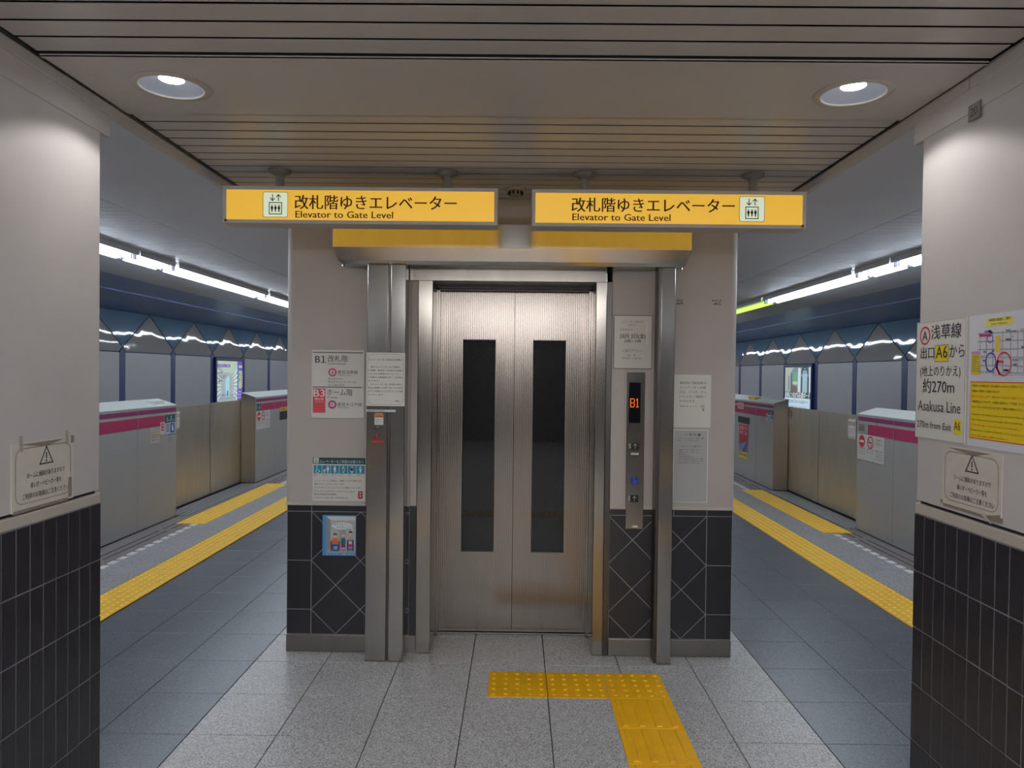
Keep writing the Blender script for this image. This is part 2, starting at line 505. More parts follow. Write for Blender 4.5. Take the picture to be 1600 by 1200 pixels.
# dark platform paving
cells = []
XL = [-2.585, -2.195, -1.805, -1.415]; XR_ = [1.345, 1.735, 2.125, 2.515]
for xs in (XL, XR_):
    for i in range(3):
        for j in range(16):
            y0 = 2.33 + 0.403 * j - 0.403 * 0
            cells.append((xs[i], y0, xs[i + 1], y0 + 0.403))
lay('platform_tile', GRAN_D, floor, cells, joint=0.002)
for x0, x1 in ((-2.585, -1.415), (1.345, 2.515)):
    MB().box(x0, -8, -0.012, x1, 2.327, 0).box(x0, 2.33 + 0.403 * 16 + .003, -0.012, x1, 24, 0).build('platform_slab', GRAN_D, floor)

# tactile tiles with domes / bars
def dome_mb(pts, r=0.0155, h=0.005, n=8):
    m = MB()
    for x, y in pts:
        vs = [(x + r * math.cos(2 * math.pi * i / n), y + r * math.sin(2 * math.pi * i / n), 0.0) for i in range(n)]
        vs += [(x + r * .62 * math.cos(2 * math.pi * i / n), y + r * .62 * math.sin(2 * math.pi * i / n), h) for i in range(n)]
        m.add(vs, [(i, (i + 1) % n, n + (i + 1) % n, n + i) for i in range(n)] + [tuple(range(n, 2 * n))])
    return m
dots25 = [(-0.12 + 0.06 * i, -0.12 + 0.06 * j) for i in range(5) for j in range(5)]
def tactile(loc, proto, size=0.3, name='tactile_tile', m=YEL):
    if proto:
        t = copy_part(proto[0], floor, loc)
        for ch in proto[1:]: copy_part(ch, t, ch.location)
        return proto
    t = tile_mesh(size - 0.004, size - 0.004, 0.008).build(name, m, None); t.parent = floor; t.location = loc
    d = dome_mb(dots25, 0.0155 if m is YEL2 else 0.0115).build('dome', DOME if m is YEL2 else m, None); d.parent = t
    return [t, d]
def bars(loc, proto, m=YEL):
    if proto: return tactile(loc, proto)
    t = tile_mesh(0.296, 0.296, 0.008).build('guiding_tile', m, None); t.parent = floor; t.location = loc
    ps = [t]
    for k in range(4):
        x = -0.1125 + 0.075 * k
        b = MB(); y = 0.138
        b.add([(x - .016, -y, 0), (x + .016, -y, 0), (x + .016, y, 0), (x - .016, y, 0), (x - .010, -y + .006, .005), (x + .010, -y + .006, .005), (x + .010, y - .006, .005), (x - .010, y - .006, .005)],
              [(0, 1, 5, 4), (1, 2, 6, 5), (2, 3, 7, 6), (3, 0, 4, 7), (4, 5, 6, 7)])
        o = b.build('bar', m, None); o.parent = t; ps.append(o)
    return ps
TH = 0.004
p = None
for k in range(3): p = tactile((0.016 + 0.3 * k, (DY0 + DY1) / 2, TH), p)
q = None
for k in range(9): q = bars((0.616, DY0 - 0.15 - 0.3 * k, TH), q)
for k in range(-4, 9): p = tactile((0.616 - 0.3 * k, DY0 - 0.15 - 0.3 * 9, TH), p)
# warning strips along the two platforms, and the shorter blocks before the gates
ws = None
for xc in (-2.745, 2.665):
    for k in range(28):
        y = 3.15 + 0.3 * k
        loc = (xc, y, 0.003)
        if ws: tactile(loc, ws)
        else: ws = tactile(loc, None, name='warning_tile', m=YEL2)
for xc, y0 in ((-3.345, 7.44), (3.265, 7.40)):
    for k in range(9): tactile((xc, y0 + 0.15 + 0.302 * k, 0.003), ws)
for xc in (-2.745, 2.665):
    MB().box(xc - 0.15, -8, -0.012, xc + 0.15, 3.0, 0.002).box(xc - 0.15, 11.56, -0.012, xc + 0.15, 24, 0.002).build('warning_strip', YEL2, floor)
# grey band between the strips, with cross joints
for x0, x1, sgn in ((-3.30, -2.90, -1), (2.82, 3.22, 1)):
    lay('paving_slab', CONC, floor, [(x0, 2.4 + 0.6 * k, x1, 3.0 + 0.6 * k) for k in range(16)], joint=0.003)
    MB().box(x0, -8, -0.012, x1, 2.397, 0).box(x0, 12.003, -0.012, x1, 24, 0).build('paving_slab', CONC, floor)
for sgn, xa, xb, y0, y1 in ((-1, -3.66, -3.30, 7.85, 10.15), (1, 3.22, 3.56, 7.62, 10.06)):
    MB().box(xa, -8, -0.012, xb, 24, -0.001).build('platform_edge', EDGE, floor)
# white dashes beside the gates
dash = MB().box(-0.03, -0.048, -0.002, 0.03, 0.048, 0.0035)
proto = None
for xc, ya, yb in ((-3.285, 4.0, 7.40), (3.215, 3.9, 7.36), (-3.285, 10.25, 11.6), (3.215, 10.2, 11.6)):
    y = ya
    while y < yb:
        if proto is None:
            proto = dash.build('white_dash', WHITE_LINE, None); proto.parent = floor; proto.location = (xc, y, 0)
        else: copy_part(proto, floor, (xc, y, 0))
        y += 0.147
# grooves along the edge and ribbed door sills
for sgn, xs, y0, y1 in ((-1, (-3.42, -3.50), 7.85, 10.15), (1, (3.34, 3.42), 7.62, 10.06)):
    for xg in xs:
        for k in range(7):
            MB().box(xg - 0.006, 3.6 + k * 1.2, -0.004, xg + 0.006, 4.7 + k * 1.2, 0.001).build('edge_groove', GAP, floor)
for sgn, xa, xb, y0, y1 in ((-1, -3.84, -3.56, 7.85, 10.15), (1, 3.46, 3.71, 7.62, 10.06)):
    MB().box(xa, y0, -0.012, xb, y1, 0.0008).build('sill_plate', BLACK, floor)
    n = 5
    for k in range(n):
        x = xa + (xb - xa) * (k + 0.5) / n
        MB().box(x - 0.012, y0, 0, x + 0.012, y1, 0.005).build('sill_rib', RIB, floor, bevel=0.002)

# ------------------------------------------------------------------ platform edge, tracks, tunnel walls
for sgn, xe, xw in ((-1, -3.66, -6.66), (1, 3.56, 6.46)):
    side = 'left' if sgn < 0 else 'right'
    structure(MB().box(xe, -8, -1.1, xe + sgn * 0.28, 32, -0.013).build('slab_edge', EDGE))
    structure(MB().box(xe + sgn * 0.28, -8, -1.2, xw, 32, -1.1).build('trackbed', TRACK))
    w = structure(MB().box(xw, -8, -1.1, xw + sgn * 0.2, 32, HC + 0.1).build('wall_' + side, NAVY))
    f = (lambda d: xw - sgn * d)
    y_posts = [12.19 - 1.8 * k for k in range(3, 0, -1)] + [12.19 + 1.8 * k for k in range(0, 6)]
    pw = 0.088
    cache = {}
    def put(key, mb, name, m, y, bev=0.004):
        if key not in cache:
            o = mb.build(name, m, None, bevel=bev); o.parent = w; o.location = (0, y, 0); cache[key] = o
        else: copy_part(cache[key], w, (0, y, 0))
    for y in y_posts:
        put('p', MB().prism([(-pw, -0.6), (pw, -0.6), (pw, 1.862), (0, 1.955), (-pw, 1.862)], lambda a, b: (f(0), a, b), lambda a, b: (f(0.03), a, b)), 'post_strip', NAVY, y)
        ad = abs(y + 0.9 - 16.69) < 0.3
        put('l' if not ad else 'ad', MB().box(f(0), pw + 0.006, -0.6, f(0.028), 1.8 - pw - 0.006, 1.858), 'wall_panel', GREYP2 if not ad else NAVY, y)
        e = 0.012
        put('t', MB().prism([(e + pw + .01, 1.874), (1.8 - e - pw - .01, 1.874), (1.8 - e * 1.6, 1.952), (0.9, HC - 0.02), (e * 1.6, 1.952)],
                            lambda a, b: (f(0), a, b), lambda a, b: (f(0.03), a, b)), 'peak_panel', GREYP, y)
        put('v', MB().prism([(0, 1.965), (0.9 - e, HC - 0.005), (-0.9 + e, HC - 0.005)], lambda a, b: (f(0), a, b), lambda a, b: (f(0.03), a, b)), 'blue_panel', TEALP, y)

# ------------------------------------------------------------------ ceilings
ceil = structure(MB().box(-1.50, -8, HC + 0.03, 1.45, 7.2, HC + 0.12).build('ceiling', GAP))
slat_len0, slat_len1 = -1.482, 1.424
sl = None
ys = [2.245 - 0.1015 * (k + 1) for k in range(14)] + [2.765 + 0.1015 * k for k in range(14)]
for y in ys:
    if sl is None:
        b = MB().prism([(0.006, 0.0025), (0.006, 0.0012), (0.009, 0.0), (0.0925, 0.0), (0.0955, 0.0012), (0.0955, 0.0025)],
                       lambda a, h: (slat_len0, a, HC + h), lambda a, h: (slat_len1, a, HC + h))
        sl = b.build('slat', SLAT, None); sl.parent = ceil; sl.location = (0, y, 0)
    else: copy_part(sl, ceil, (0, y, 0))
# the plain band with the downlights (recessed round openings)
def band_with_holes(y0, y1, holes, r):
    m = MB(); zb = HC - 0.008
    xs = [slat_len0] + [v for h in holes for v in (h[0] - 0.2, h[0] + 0.2)] + [slat_len1]
    for i in range(0, len(xs), 2):
        m.box(xs[i], y0, zb, xs[i + 1], y1, HC + 0.02)
    m.box(slat_len0, y0, zb, slat_len1, y0 + 0.004, HC + 0.02).box(slat_len0, y1 - 0.004, zb, slat_len1, y1, HC + 0.02)
    n = 32
    for hx, hy in holes:
        outer = []
        for i in range(n):
            a = 2 * math.pi * i / n; c, s_ = math.cos(a), math.sin(a)
            k = 1e9
            if abs(c) > 1e-6: k = min(k, 0.2 / abs(c))
            if s_ > 1e-6: k = min(k, (y1 - hy) / s_)
            if s_ < -1e-6: k = min(k, (y0 - hy) / s_)
            outer.append((hx + k * c, hy + k * s_))
        inner = [(hx + r * math.cos(2 * math.pi * i / n), hy + r * math.sin(2 * math.pi * i / n)) for i in range(n)]
        m.add([(x, y, zb) for x, y in outer] + [(x, y, zb) for x, y in inner], [(i, (i + 1) % n, n + (i + 1) % n, n + i) for i in range(n)])
        for cx in (hx - 0.2, hx + 0.2):
            for cy in (y0, y1):
                m.add([(cx, cy, zb)], [])
                k0 = len(m.v) - 1
                # corner triangle between the two nearest outer points
                best = sorted(range(n), key=lambda i: (outer[i][0] - cx) ** 2 + (outer[i][1] - cy) ** 2)[:2]
                a, bb = best
                m.add([(outer[a][0], outer[a][1], zb), (outer[bb][0], outer[bb][1], zb), (cx, cy, zb)], [(0, 1, 2)])
    return m
DL = [(-1.19, 2.49), (1.128, 2.50)]
band_with_holes(2.249, 2.761, DL, 0.104).build('ceiling_panel', CEILP, ceil)
REAR = (0.0, -2.5, -5.0)
y_prev = 2.245 - 0.1015 * 14 - 0.006
for y in REAR:
    MB().box(slat_len0, y + 0.26, HC, slat_len1, y_prev, HC + 0.03).build('ceiling_panel', SLAT, ceil)
    band_with_holes(y - 0.256, y + 0.256, [(-1.19, y), (1.128, y)], 0.104).build('ceiling_panel', CEILP, ceil)
    y_prev = y - 0.26
MB().box(slat_len0, -8, HC, slat_len1, y_prev, HC + 0.03).build('ceiling_panel', SLAT, ceil)
MB().box(slat_len0, 2.2475, HC - 0.012, slat_len1, 2.2485, HC - 0.004).box(slat_len0, 2.2475, HC - 0.012, slat_len1, 2.262, HC - 0.0085).build('panel_lip', CEILP, ceil)
MB().box(slat_len0, 2.2475, HC - 0.004, slat_len1, 2.2485, HC + 0.025).build('shadow_gap', GAP, ceil)  # black strip on the panel edge paints in the shade of the gap

for sgn in (-1, 1):
    side = 'left' if sgn < 0 else 'right'
    xi = -1.506 if sgn < 0 else 1.45
    # downstand trim along the edge of the middle ceiling
    ti = -1.494 if sgn < 0 else 1.430
    t = structure(MB().box(ti, -8, 2.507, ti + sgn * 0.03, 2.352, 2.546).box(ti, 2.36, 2.507, ti + sgn * 0.03, 7.2, 2.546).build('trim_' + side, CEILP, None, bevel=0.002))
    a = (lambda v: AX + sgn * v)
    cs = structure(MB().box(xi + sgn * 0.005, -8, HC + 0.025, a(6.7), 32, HC + 0.12).build('ceiling_' + side, GAP))
    MB().box(xi + sgn * 0.02, -8, HC, a(2.345), 32, HC + 0.025).build('ceiling_panel', CEILS, cs)
    m = MB()
    k = 0
    while k * 0.1 < 8.1:
        y = -1.0 + k * 0.1
        m.box(a(2.352), y + 0.005, HC, a(3.06), y + 0.095, HC + 0.025); k += 1
    m.build('slats', CEILS, cs, kind='stuff')
    MB().box(a(2.352), -8, HC, a(3.06), -1.01, HC + 0.025).build('ceiling_panel', CEILS, cs)
    for y0, y1 in ((7.115, 7.6), (7.606, 12.0), (12.006, 32)):
        MB().box(a(2.352), y0, HC, a(3.06), y1, HC + 0.025).build('ceiling_panel', CEILS, cs, bevel=0.002)
    for k in range(-8, 32, 2):
        MB().box(a(3.31), k + 0.004, HC, a(4.13), k + 1.996, HC + 0.025).build('ceiling_panel', CEILS, cs, bevel=0.002)
    MB().box(a(4.13), -8, HC + 0.004, a(4.9), 32, HC + 0.025).build('cove_panel', NAVYC, cs)
    MB().box(a(4.905), -8, HC - 0.012, a(5.16), 32, HC + 0.025).build('cove_panel', NAVYC, cs, bevel=0.004)
    MB().box(a(5.165), -8, HC, a(6.7), 32, HC + 0.025).build('cove_panel', NAVYC, cs)

# rear wall far behind the viewer
structure(MB().box(-1.5, -8.2, 0, 1.45, -8, HC + 0.1).build('wall_back', ROOM_BACK))

# ------------------------------------------------------------------ platform tube lights
def tube_row(sgn):
    side = 'left' if sgn < 0 else 'right'
    xa, xb = AX + sgn * 3.135, AX + sgn * 3.235
    segs = [(-5.9, -3.5), (-3.45, -1.05), (-1.0, 1.4), (1.45, 3.85), (3.9, 5.98), (6.0, 6.62), (6.68, 9.08), (9.14, 11.54), (11.6, 14.0), (14.06, 16.46), (16.52, 18.92), (18.98, 21.38), (21.44, 23.84), (23.9, 26.3), (26.36, 28.76), (28.82, 31.2)]
    for i, (y0, y1) in enumerate(segs):
        green = sgn > 0 and i == 7
        desc = {4: 'long white tube batten, nearest one in view over the %s platform gates' % side,
                5: 'short white tube batten between two long ones, %s platform' % side,
                6: 'long white tube batten above the open gates of the %s platform' % side,
                7: ('yellow-green lit tube batten at the far end of the right row' if green else 'long white tube batten at the far end of the left row')}.get(i)
        lab = desc or ('tube batten in the row over the %s platform, hidden from the picture' % side)
        t = thing('tube_light', lab, 'light', ((xa + xb) / 2, (y0 + y1) / 2, HC), 'tube lights over the platforms')
        MB().prism([(-0.115, 0.02), (-0.115, -0.042), (-0.111, -0.042), (-0.09, -0.010), (0.09, -0.010), (0.111, -0.042), (0.115, -0.042), (0.115, 0.02)],
                   lambda u, h: ((xa + xb) / 2 + u, y0, HC + h), lambda u, h: ((xa + xb) / 2 + u, y1, HC + h)).build('housing', BATTEN, t)
        for x, dy in ((xa, -0.13), (xb, 0.0)):
            ya, yb = y0 + 0.05, y1 - 0.05
            MB().lathe([(0.0, ya), (0.016, ya), (0.016, yb), (0.0, yb)], (x, 0, HC - 0.056), 8, 'Y').build('tube', TUBE_G if green else TUBE, t, smooth=False)
            for yy in (y0 + 0.0, y1 - 0.05):
                MB().box(x - 0.013, yy + 0.012, HC - 0.068, x + 0.013, yy + 0.038, HC - 0.01).build('lamp_holder', HOLDER, t, bevel=0.005)
tube_row(-1); tube_row(1)
# unseen crosswise lamps behind; steel reflections hint at some, the rest added as front fill
for y in (-1.1, -1.8, -3.2, -3.9, -4.5, -5.7, -6.4, -7.1):
    t = thing('fill_diffuser', 'unseen crosswise diffuser light added behind the viewpoint as fill', 'light', (AX, y, HC), 'added diffuser lights behind the viewpoint')
    MB().box(AX - 1.25, y - 0.11, HC - 0.02, AX + 1.25, y + 0.11, HC).build('housing', BATTEN, t, bevel=0.004)
    MB().prism([(-0.10, -0.02), (-0.085, -0.13), (0.085, -0.13), (0.10, -0.02)], lambda u, h: (AX - 1.24, y + u, HC + h), lambda u, h: (AX + 1.24, y + u, HC + h)).build('diffuser', TUBE_R, t, bevel=0.01)

# ------------------------------------------------------------------ downlights
def downlight(x, y, label, seen=True):
    t = thing('downlight', label, 'downlight', (x, y, HC), 'round recessed downlights')
    zb = HC - 0.008
    MB().lathe([(0.102, zb + 0.006), (0.102, zb - 0.004), (0.108, zb - 0.006), (0.128, zb - 0.003), (0.130, zb + 0.001), (0.104, zb + 0.002)], (x, y, 0), 48).build('rim', RIM, t, smooth=True)
    MB().lathe([(0.102, zb), (0.088, zb + 0.008), (0.064, zb + 0.017), (0.040, zb + 0.0245)], (x, y, 0), 48).build('reflector', REFL, t, smooth=True)
    MB().lathe([(0.103, zb + 0.002), (0.103, zb + 0.027), (0.0, zb + 0.0275)], (x, y, 0), 32).build('can', BATTEN, t)
    MB().lathe([(0.0, zb + 0.0235), (0.0405, zb + 0.0235)], (x, y, 0), 32).build('lamp_disc', DISC, t)
    l = bpy.data.lights.new('downlight_lamp', 'SPOT'); l.energy = SPOT_POWER; l.color = (1.0, 0.98, 0.96)
    l.spot_size = R(128); l.spot_blend = 0.22; l.shadow_soft_size = 0.035
    o = bpy.data.objects.new('downlight_lamp', l); COL.objects.link(o); o.parent = t; o.location = (0, 0, 0.005)
    return t
downlight(*DL[0], 'round recessed downlight in the ceiling beside the left pillar')
downlight(*DL[1], 'round recessed downlight in the ceiling beside the right pillar with the number')
for y in REAR:
    for x in (-1.19, 1.128):
        downlight(x, y, 'round recessed downlight of the walkway behind the viewpoint')

# ------------------------------------------------------------------ lift shaft (front wall)
wall = MB()
X0, X1 = -1.303, 1.226
OX0, OX1, OZ = -0.60, 0.525, 2.175              # opening that the steel doorway fills
def plan_prism(m, pts, z0, z1): m.prism(pts, lambda x, y: (x, y, z0), lambda x, y: (x, y, z1))
def half(x0, x1, yf, z0, z1, r=0.035):
    pts = rounded_plan(x0, yf, x1, 6.7, r)
    plan_prism(wall, pts, z0, z1)
wall_pts_l = [(OX0, 6.7)] + [(X0 + 0.035 - 0.035 * math.sin(R(90 * k / 6)), 6.7) for k in (6,)] + \
             [(X0 + 0.035 - 0.035 * math.cos(R(90 * k / 6)), WY + 0.035 - 0.035 * math.sin(R(90 * k / 6))) for k in range(7)] + [(OX0, WY)]
wall_pts_r = [(OX1, WY)] + [(X1 - 0.035 + 0.035 * math.sin(R(90 * k / 6)), WY + 0.035 - 0.035 * math.cos(R(90 * k / 6))) for k in range(7)] + [(X1, 6.7), (OX1, 6.7)]
DADO = 0.832
plan_prism(wall, wall_pts_l, DADO, HC + 0.02)
plan_prism(wall, wall_pts_r, DADO, HC + 0.02)
wall.box(OX0, WY, OZ, OX1, 6.7, HC + 0.02)
wall_front = structure(wall.build('wall_front', CREAM))
MB().box(X0 + 0.012, WY + 0.0048, 0.0, OX0, 6.69, DADO).box(OX1, WY + 0.0048, 0.0, X1 - 0.012, 6.69, DADO).build('grout_bed', GROUT, wall_front)
MB().box(OX0, 5.9, 0.0, OX1, 6.69, OZ).build('shaft_back', BLACK, wall_front)
# thin lip under the cream panels
MB().box(X0 + .004, WY - 0.002, DADO - 0.004, OX0, WY + 0.03, DADO + 0.012).box(OX1, WY - 0.002, DADO - 0.004, X1 - .004, WY + 0.03, DADO + 0.012).build('panel_lip', CREAM_TRIM, wall_front, bevel=0.002)
HD = 0.1385
def dado(bx, col_x0, col_x1, dx0, dx1):
    zs = [0.098, 0.2385, 0.5155, 0.7925, DADO - 0.004]
    def put(poly):
        p_ = inset(poly, 0.0022)
        if len(p_) >= 3 and max(a[0] for a in p_) - min(a[0] for a in p_) > 0.006:
            MB().prism(p_, lambda x, z: (x, WY + 0.012, z), lambda x, z: (x, WY + 0.003, z)).build('tile', DTILE, wall_front)
    for i in range(3):
        put([(col_x0, zs[i]), (col_x1, zs[i]), (col_x1, zs[i + 1]), (col_x0, zs[i + 1])])
    put([(col_x0, zs[3]), (col_x1, zs[3]), (col_x1, zs[4]), (col_x0, zs[4])])
    step = 0.36
    x = dx0
    while x < dx1 - 0.01:
        put([(x, zs[3]), (min(x + step, dx1), zs[3]), (min(x + step, dx1), zs[4]), (x, zs[4])]); x += step
    for i in range(-12, 13):
        for j in range(-2, 6):
            if (i + j) % 2:
                cx, cz = bx + HD * i, 0.2385 + HD * j
                poly = clip_poly([(cx - HD, cz), (cx, cz - HD), (cx + HD, cz), (cx, cz + HD)], dx0, zs[0], dx1, zs[3])
                if poly: put(poly)
dado(-1.153, X0 + 0.012, -1.153, -1.153, OX0)
dado(1.071, 1.071, X1 - 0.012, OX1, 1.071)
bb = structure(MB().box(X0 + 0.011, WY - 0.003, 0.0, OX0 - 0.0, WY + 0.03, 0.096).build('baseboard_left', STEEL_S, None, bevel=0.003))
bb2 = structure(MB().box(OX1, WY - 0.003, 0.0, X1 - 0.011, WY + 0.03, 0.096).build('baseboard_right', STEEL_S, None, bevel=0.003))
# leftover glue patches of removed plates, right of the doorway
for x0, x1 in ((0.884, 0.918), (1.078, 1.135)):
    m = MB()
    for k in range(26):
        x = random.uniform(x0, x1); z = random.choice((1.982, 2.003, random.uniform(1.982, 2.004))); s_ = random.uniform(0.001, 0.003)
        m.box(x - s_ * 1.6, WY - 0.0012, z - s_, x + s_ * 1.6, WY, z + s_)
    m.build('glue_mark', mat('glue_residue', '#6b645e', 0.7), wall_front, kind='stuff')

# ------------------------------------------------------------------ lift doorway
lift = thing('elevator_doorway', 'stainless steel elevator doorway with two closed leaves and dark wired glass windows', 'elevator', (-0.03, WY, 0))
DYF = 4.425
MB().box(-0.562, WY - 0.006, 0.0, -0.478, DYF + 0.06, 2.10).build('jamb', STEEL_J, lift, bevel=0.004)
MB().box(0.432, WY - 0.006, 0.0, 0.494, DYF + 0.06, 2.10).build('jamb', STEEL_J, lift, bevel=0.004)
MB().box(0.494, WY - 0.002, 0.0, 0.524, DYF, 2.10).build('jamb_edge', STEEL_DK, lift, bevel=0.002)
MB().box(-0.612, WY - 0.006, 2.095, 0.494, DYF + 0.06, 2.178).build('header', STEEL_J, lift, bevel=0.004)
MB().box(-0.598, WY - 0.004, DADO, -0.562, WY + 0.2, 2.095).build('filler_strip', CREAM, lift)
MB().box(-0.600, WY + 0.003, 0.096, -0.562, WY + 0.2, DADO).build('tile_strip', DTILE, lift)
MB().box(-0.600, WY - 0.002, 0.0, -0.562, WY + 0.2, 0.096).build('skirting_strip', STEEL_S, lift)
for k, (y0, z0) in enumerate(((4.30, 2.083), (4.36, 2.075))):
    MB().box(-0.478, y0, z0, 0.432, y0 + 0.05, 2.098).build('header_rail', STEEL_DK, lift, bevel=0.002)
for x0, x1 in ((-0.478, -0.468), (0.421, 0.432)):
    MB().box(x0, 4.36, 0.0, x1, DYF + 0.02, 2.085).build('side_rail', STEEL_J, lift, bevel=0.002)
MB().box(-0.478, 4.40, -0.002, 0.432, 4.48, 0.006).build('sill', STEEL_DK, lift, bevel=0.002)
for x0, x1, wx0, wx1 in ((-0.468, -0.0225, -0.333, -0.137), (-0.0195, 0.421, 0.093, 0.289)):
    z0, z1, wz0, wz1 = 0.010, 2.080, 0.497, 1.784
    y0, y1 = DYF, DYF + 0.035
    m = MB().box(x0, y0, z0, wx0, y1, z1).box(wx1, y0, z0, x1, y1, z1).box(wx0, y0, z0, wx1, y1, wz0).box(wx0, y0, wz1, wx1, y1, z1)
    leaf = m.build('door_leaf', STEEL_D, lift)
    MB().box(wx0 - 0.002, y0 + 0.007, wz0 - 0.002, wx1 + 0.002, y0 + 0.013, wz1 + 0.002).build('window_glass', wired_glass('wired_glass'), leaf)
    e = 0.003
    MB().box(wx0 - e, y0 - 0.0015, wz0 - e, wx0, y0 + 0.004, wz1 + e).box(wx1, y0 - 0.0015, wz0 - e, wx1 + e, y0 + 0.004, wz1 + e) \
        .box(wx0, y0 - 0.0015, wz0 - e, wx1, y0 + 0.004, wz0).box(wx0, y0 - 0.0015, wz1, wx1, y0 + 0.004, wz1 + e).build('window_frame', STEEL_DK, leaf)
MB().box(-0.0225, DYF + 0.012, 0.01, -0.0195, DYF + 0.02, 2.08).build('door_gap', GAP, lift)

# ------------------------------------------------------------------ shutter canopy with guide posts
can = thing('shutter_canopy', 'stainless steel shutter canopy with guide posts framing the elevator doorway', 'canopy', (-0.035, WY, 0))
YF = 3.92
prof = [(YF, 2.382), (YF, 2.252), (YF + 0.028, 2.186), (YF + 0.045, 2.166), (WY - 0.010, 2.166), (WY - 0.010, 2.382)]
def canopy_mb():
    m = MB(); xs0 = [-1.003, -1.003, -0.980, -0.958, -0.958, -1.003]; xs1 = [0.924, 0.924, 0.906, 0.884, 0.884, 0.924]
    n = 6
    vs = [(xs0[i], prof[i][0], prof[i][1]) for i in range(n)] + [(xs1[i], prof[i][0], prof[i][1]) for i in range(n)]
    return m.add(vs, [tuple(range(n)), tuple(range(n, 2 * n))] + [(i, (i + 1) % n, n + (i + 1) % n, n + i) for i in range(n)])
canopy_mb().build('hood', STEEL_H, can, bevel=0.002)
MB().box(-0.099, YF - 0.004, 2.254, 0.069, YF, 2.380).build('mirrored_gap_plate', STEEL_H, can, bevel=0.001)  # added plate where the hood only mirrors the gap between the signs
for x in (-0.955, 0.88):
    MB().lathe([(0.0, 0), (0.007, 0), (0.007, 0.012), (0.0, 0.014)], (x, YF + 0.05, 2.154), 10).build('bolt', STEEL, can, smooth=False)
MB().box(-0.819, 3.955, 0.0, -0.706, WY - 0.005, 2.166).build('guide_post', STEEL, can, bevel=0.003)
MB().box(-0.692, 3.955, 0.0, -0.612, WY - 0.005, 2.166).build('guide_post', STEEL, can, bevel=0.003)
MB().box(-0.706, 3.975, 0.0, -0.692, WY - 0.02, 2.166).build('guide_slot', STEEL_DK, can)
MB().box(0.774, 3.965, 0.0, 0.850, WY - 0.005, 2.166).build('guide_post', STEEL, can, bevel=0.003)
MB().box(0.762, 3.99, 0.0, 0.774, WY - 0.005, 2.166).build('guide_slot', STEEL_DK, can)
# key switch on the left post
pf = Frame((-0.819, 3.955, 0), (1, 0, 0))
P = Print(pf, can)
P.rect('#d8d6d0', 0.043, 1.295, 0.092, 1.352); P.rect('#e08a3c', 0.043, 1.335, 0.092, 1.352, 1); P.rect('#c9847a', 0.046, 1.353, 0.088, 1.360)
P.text('#3a2412', '非常開放', 0.0675, 1.339, 0.011, align='c', lvl=2)
for i, t_ in enumerate(('扉を開けるとき', 'は係員へお知ら', 'せください')): P.text('#4a6ea0', t_, 0.0675, 1.322 - 0.011 * i, 0.0065, align='c', lvl=2, res=1)
P.rect('#c02a3a', 0.027, 1.198, 0.096, 1.210)
P.done()
MB().lathe([(0.0, -0.012), (0.008, -0.012), (0.009, 0)], (-0.764, 3.955, 1.278), 12, 'Y').build('key_switch', STEEL_DK, can, smooth=False)
MB().lathe([(0.0, -0.014), (0.011, -0.012), (0.014, 0)], (-0.762, 3.955, 1.235), 16, 'Y').build('red_button', mat('red_plastic', '#a02030', 0.35), can, smooth=False)

# ------------------------------------------------------------------ hanging signs
def person_icon(P, col, cx, y0, h, lvl=2, dress=False):
    P.disc(col, cx, y0 + h * 0.90, h * 0.10, lvl, n=12)
    w = h * 0.16
    P.poly(col, [(cx - w, y0 + h * .78), (cx + w, y0 + h * .78), (cx + w * 1.15, y0 + h * .42), (cx + w * .6, y0 + h * .40), (cx + w * .5, y0), (cx - w * .5, y0), (cx - w * .6, y0 + h * .40), (cx - w * 1.15, y0 + h * .42)], lvl)
def lift_icon(P, x0, y0, s, bg, ink_c='#2c2c2a', lvl=1):
    """s: side of the square pictogram."""
    r = s * 0.08; pts = []
    for cx, cy, a in ((x0 + s - r, y0 + s - r, 0), (x0 + r, y0 + s - r, 90), (x0 + r, y0 + r, 180), (x0 + s - r, y0 + r, 270)):
        for k in range(5):
            t = R(a + k * 22.5); pts.append((cx + r * math.cos(t), cy + r * math.sin(t)))
    P.poly(bg, pts, lvl)
    P.rrect('#6c6a44', x0, y0, x0 + s, y0 + s, r, s * 0.02, lvl + 1)
    w = s * 0.035
    for cx, sg in ((x0 + s * .38, -1), (x0 + s * .62, 1)):
        ya, yb = y0 + s * .66, y0 + s * .90
        P.line(ink_c, [(cx, ya), (cx, yb)], w, lvl + 1)
        tip, b = (ya, ya + s * .09) if sg < 0 else (yb, yb - s * .09)
        P.line(ink_c, [(cx - s * .085, b), (cx, tip), (cx + s * .085, b)], w, lvl + 1)
    P.line(ink_c, [(x0 + s * .25, y0 + s * .12), (x0 + s * .75, y0 + s * .12), (x0 + s * .75, y0 + s * .58), (x0 + s * .25, y0 + s * .58)], w, lvl + 1, closed=True)
    for k in (-1, 0, 1): person_icon(P, ink_c, x0 + s * (.5 + .14 * k), y0 + s * .2, s * .29, lvl + 1)

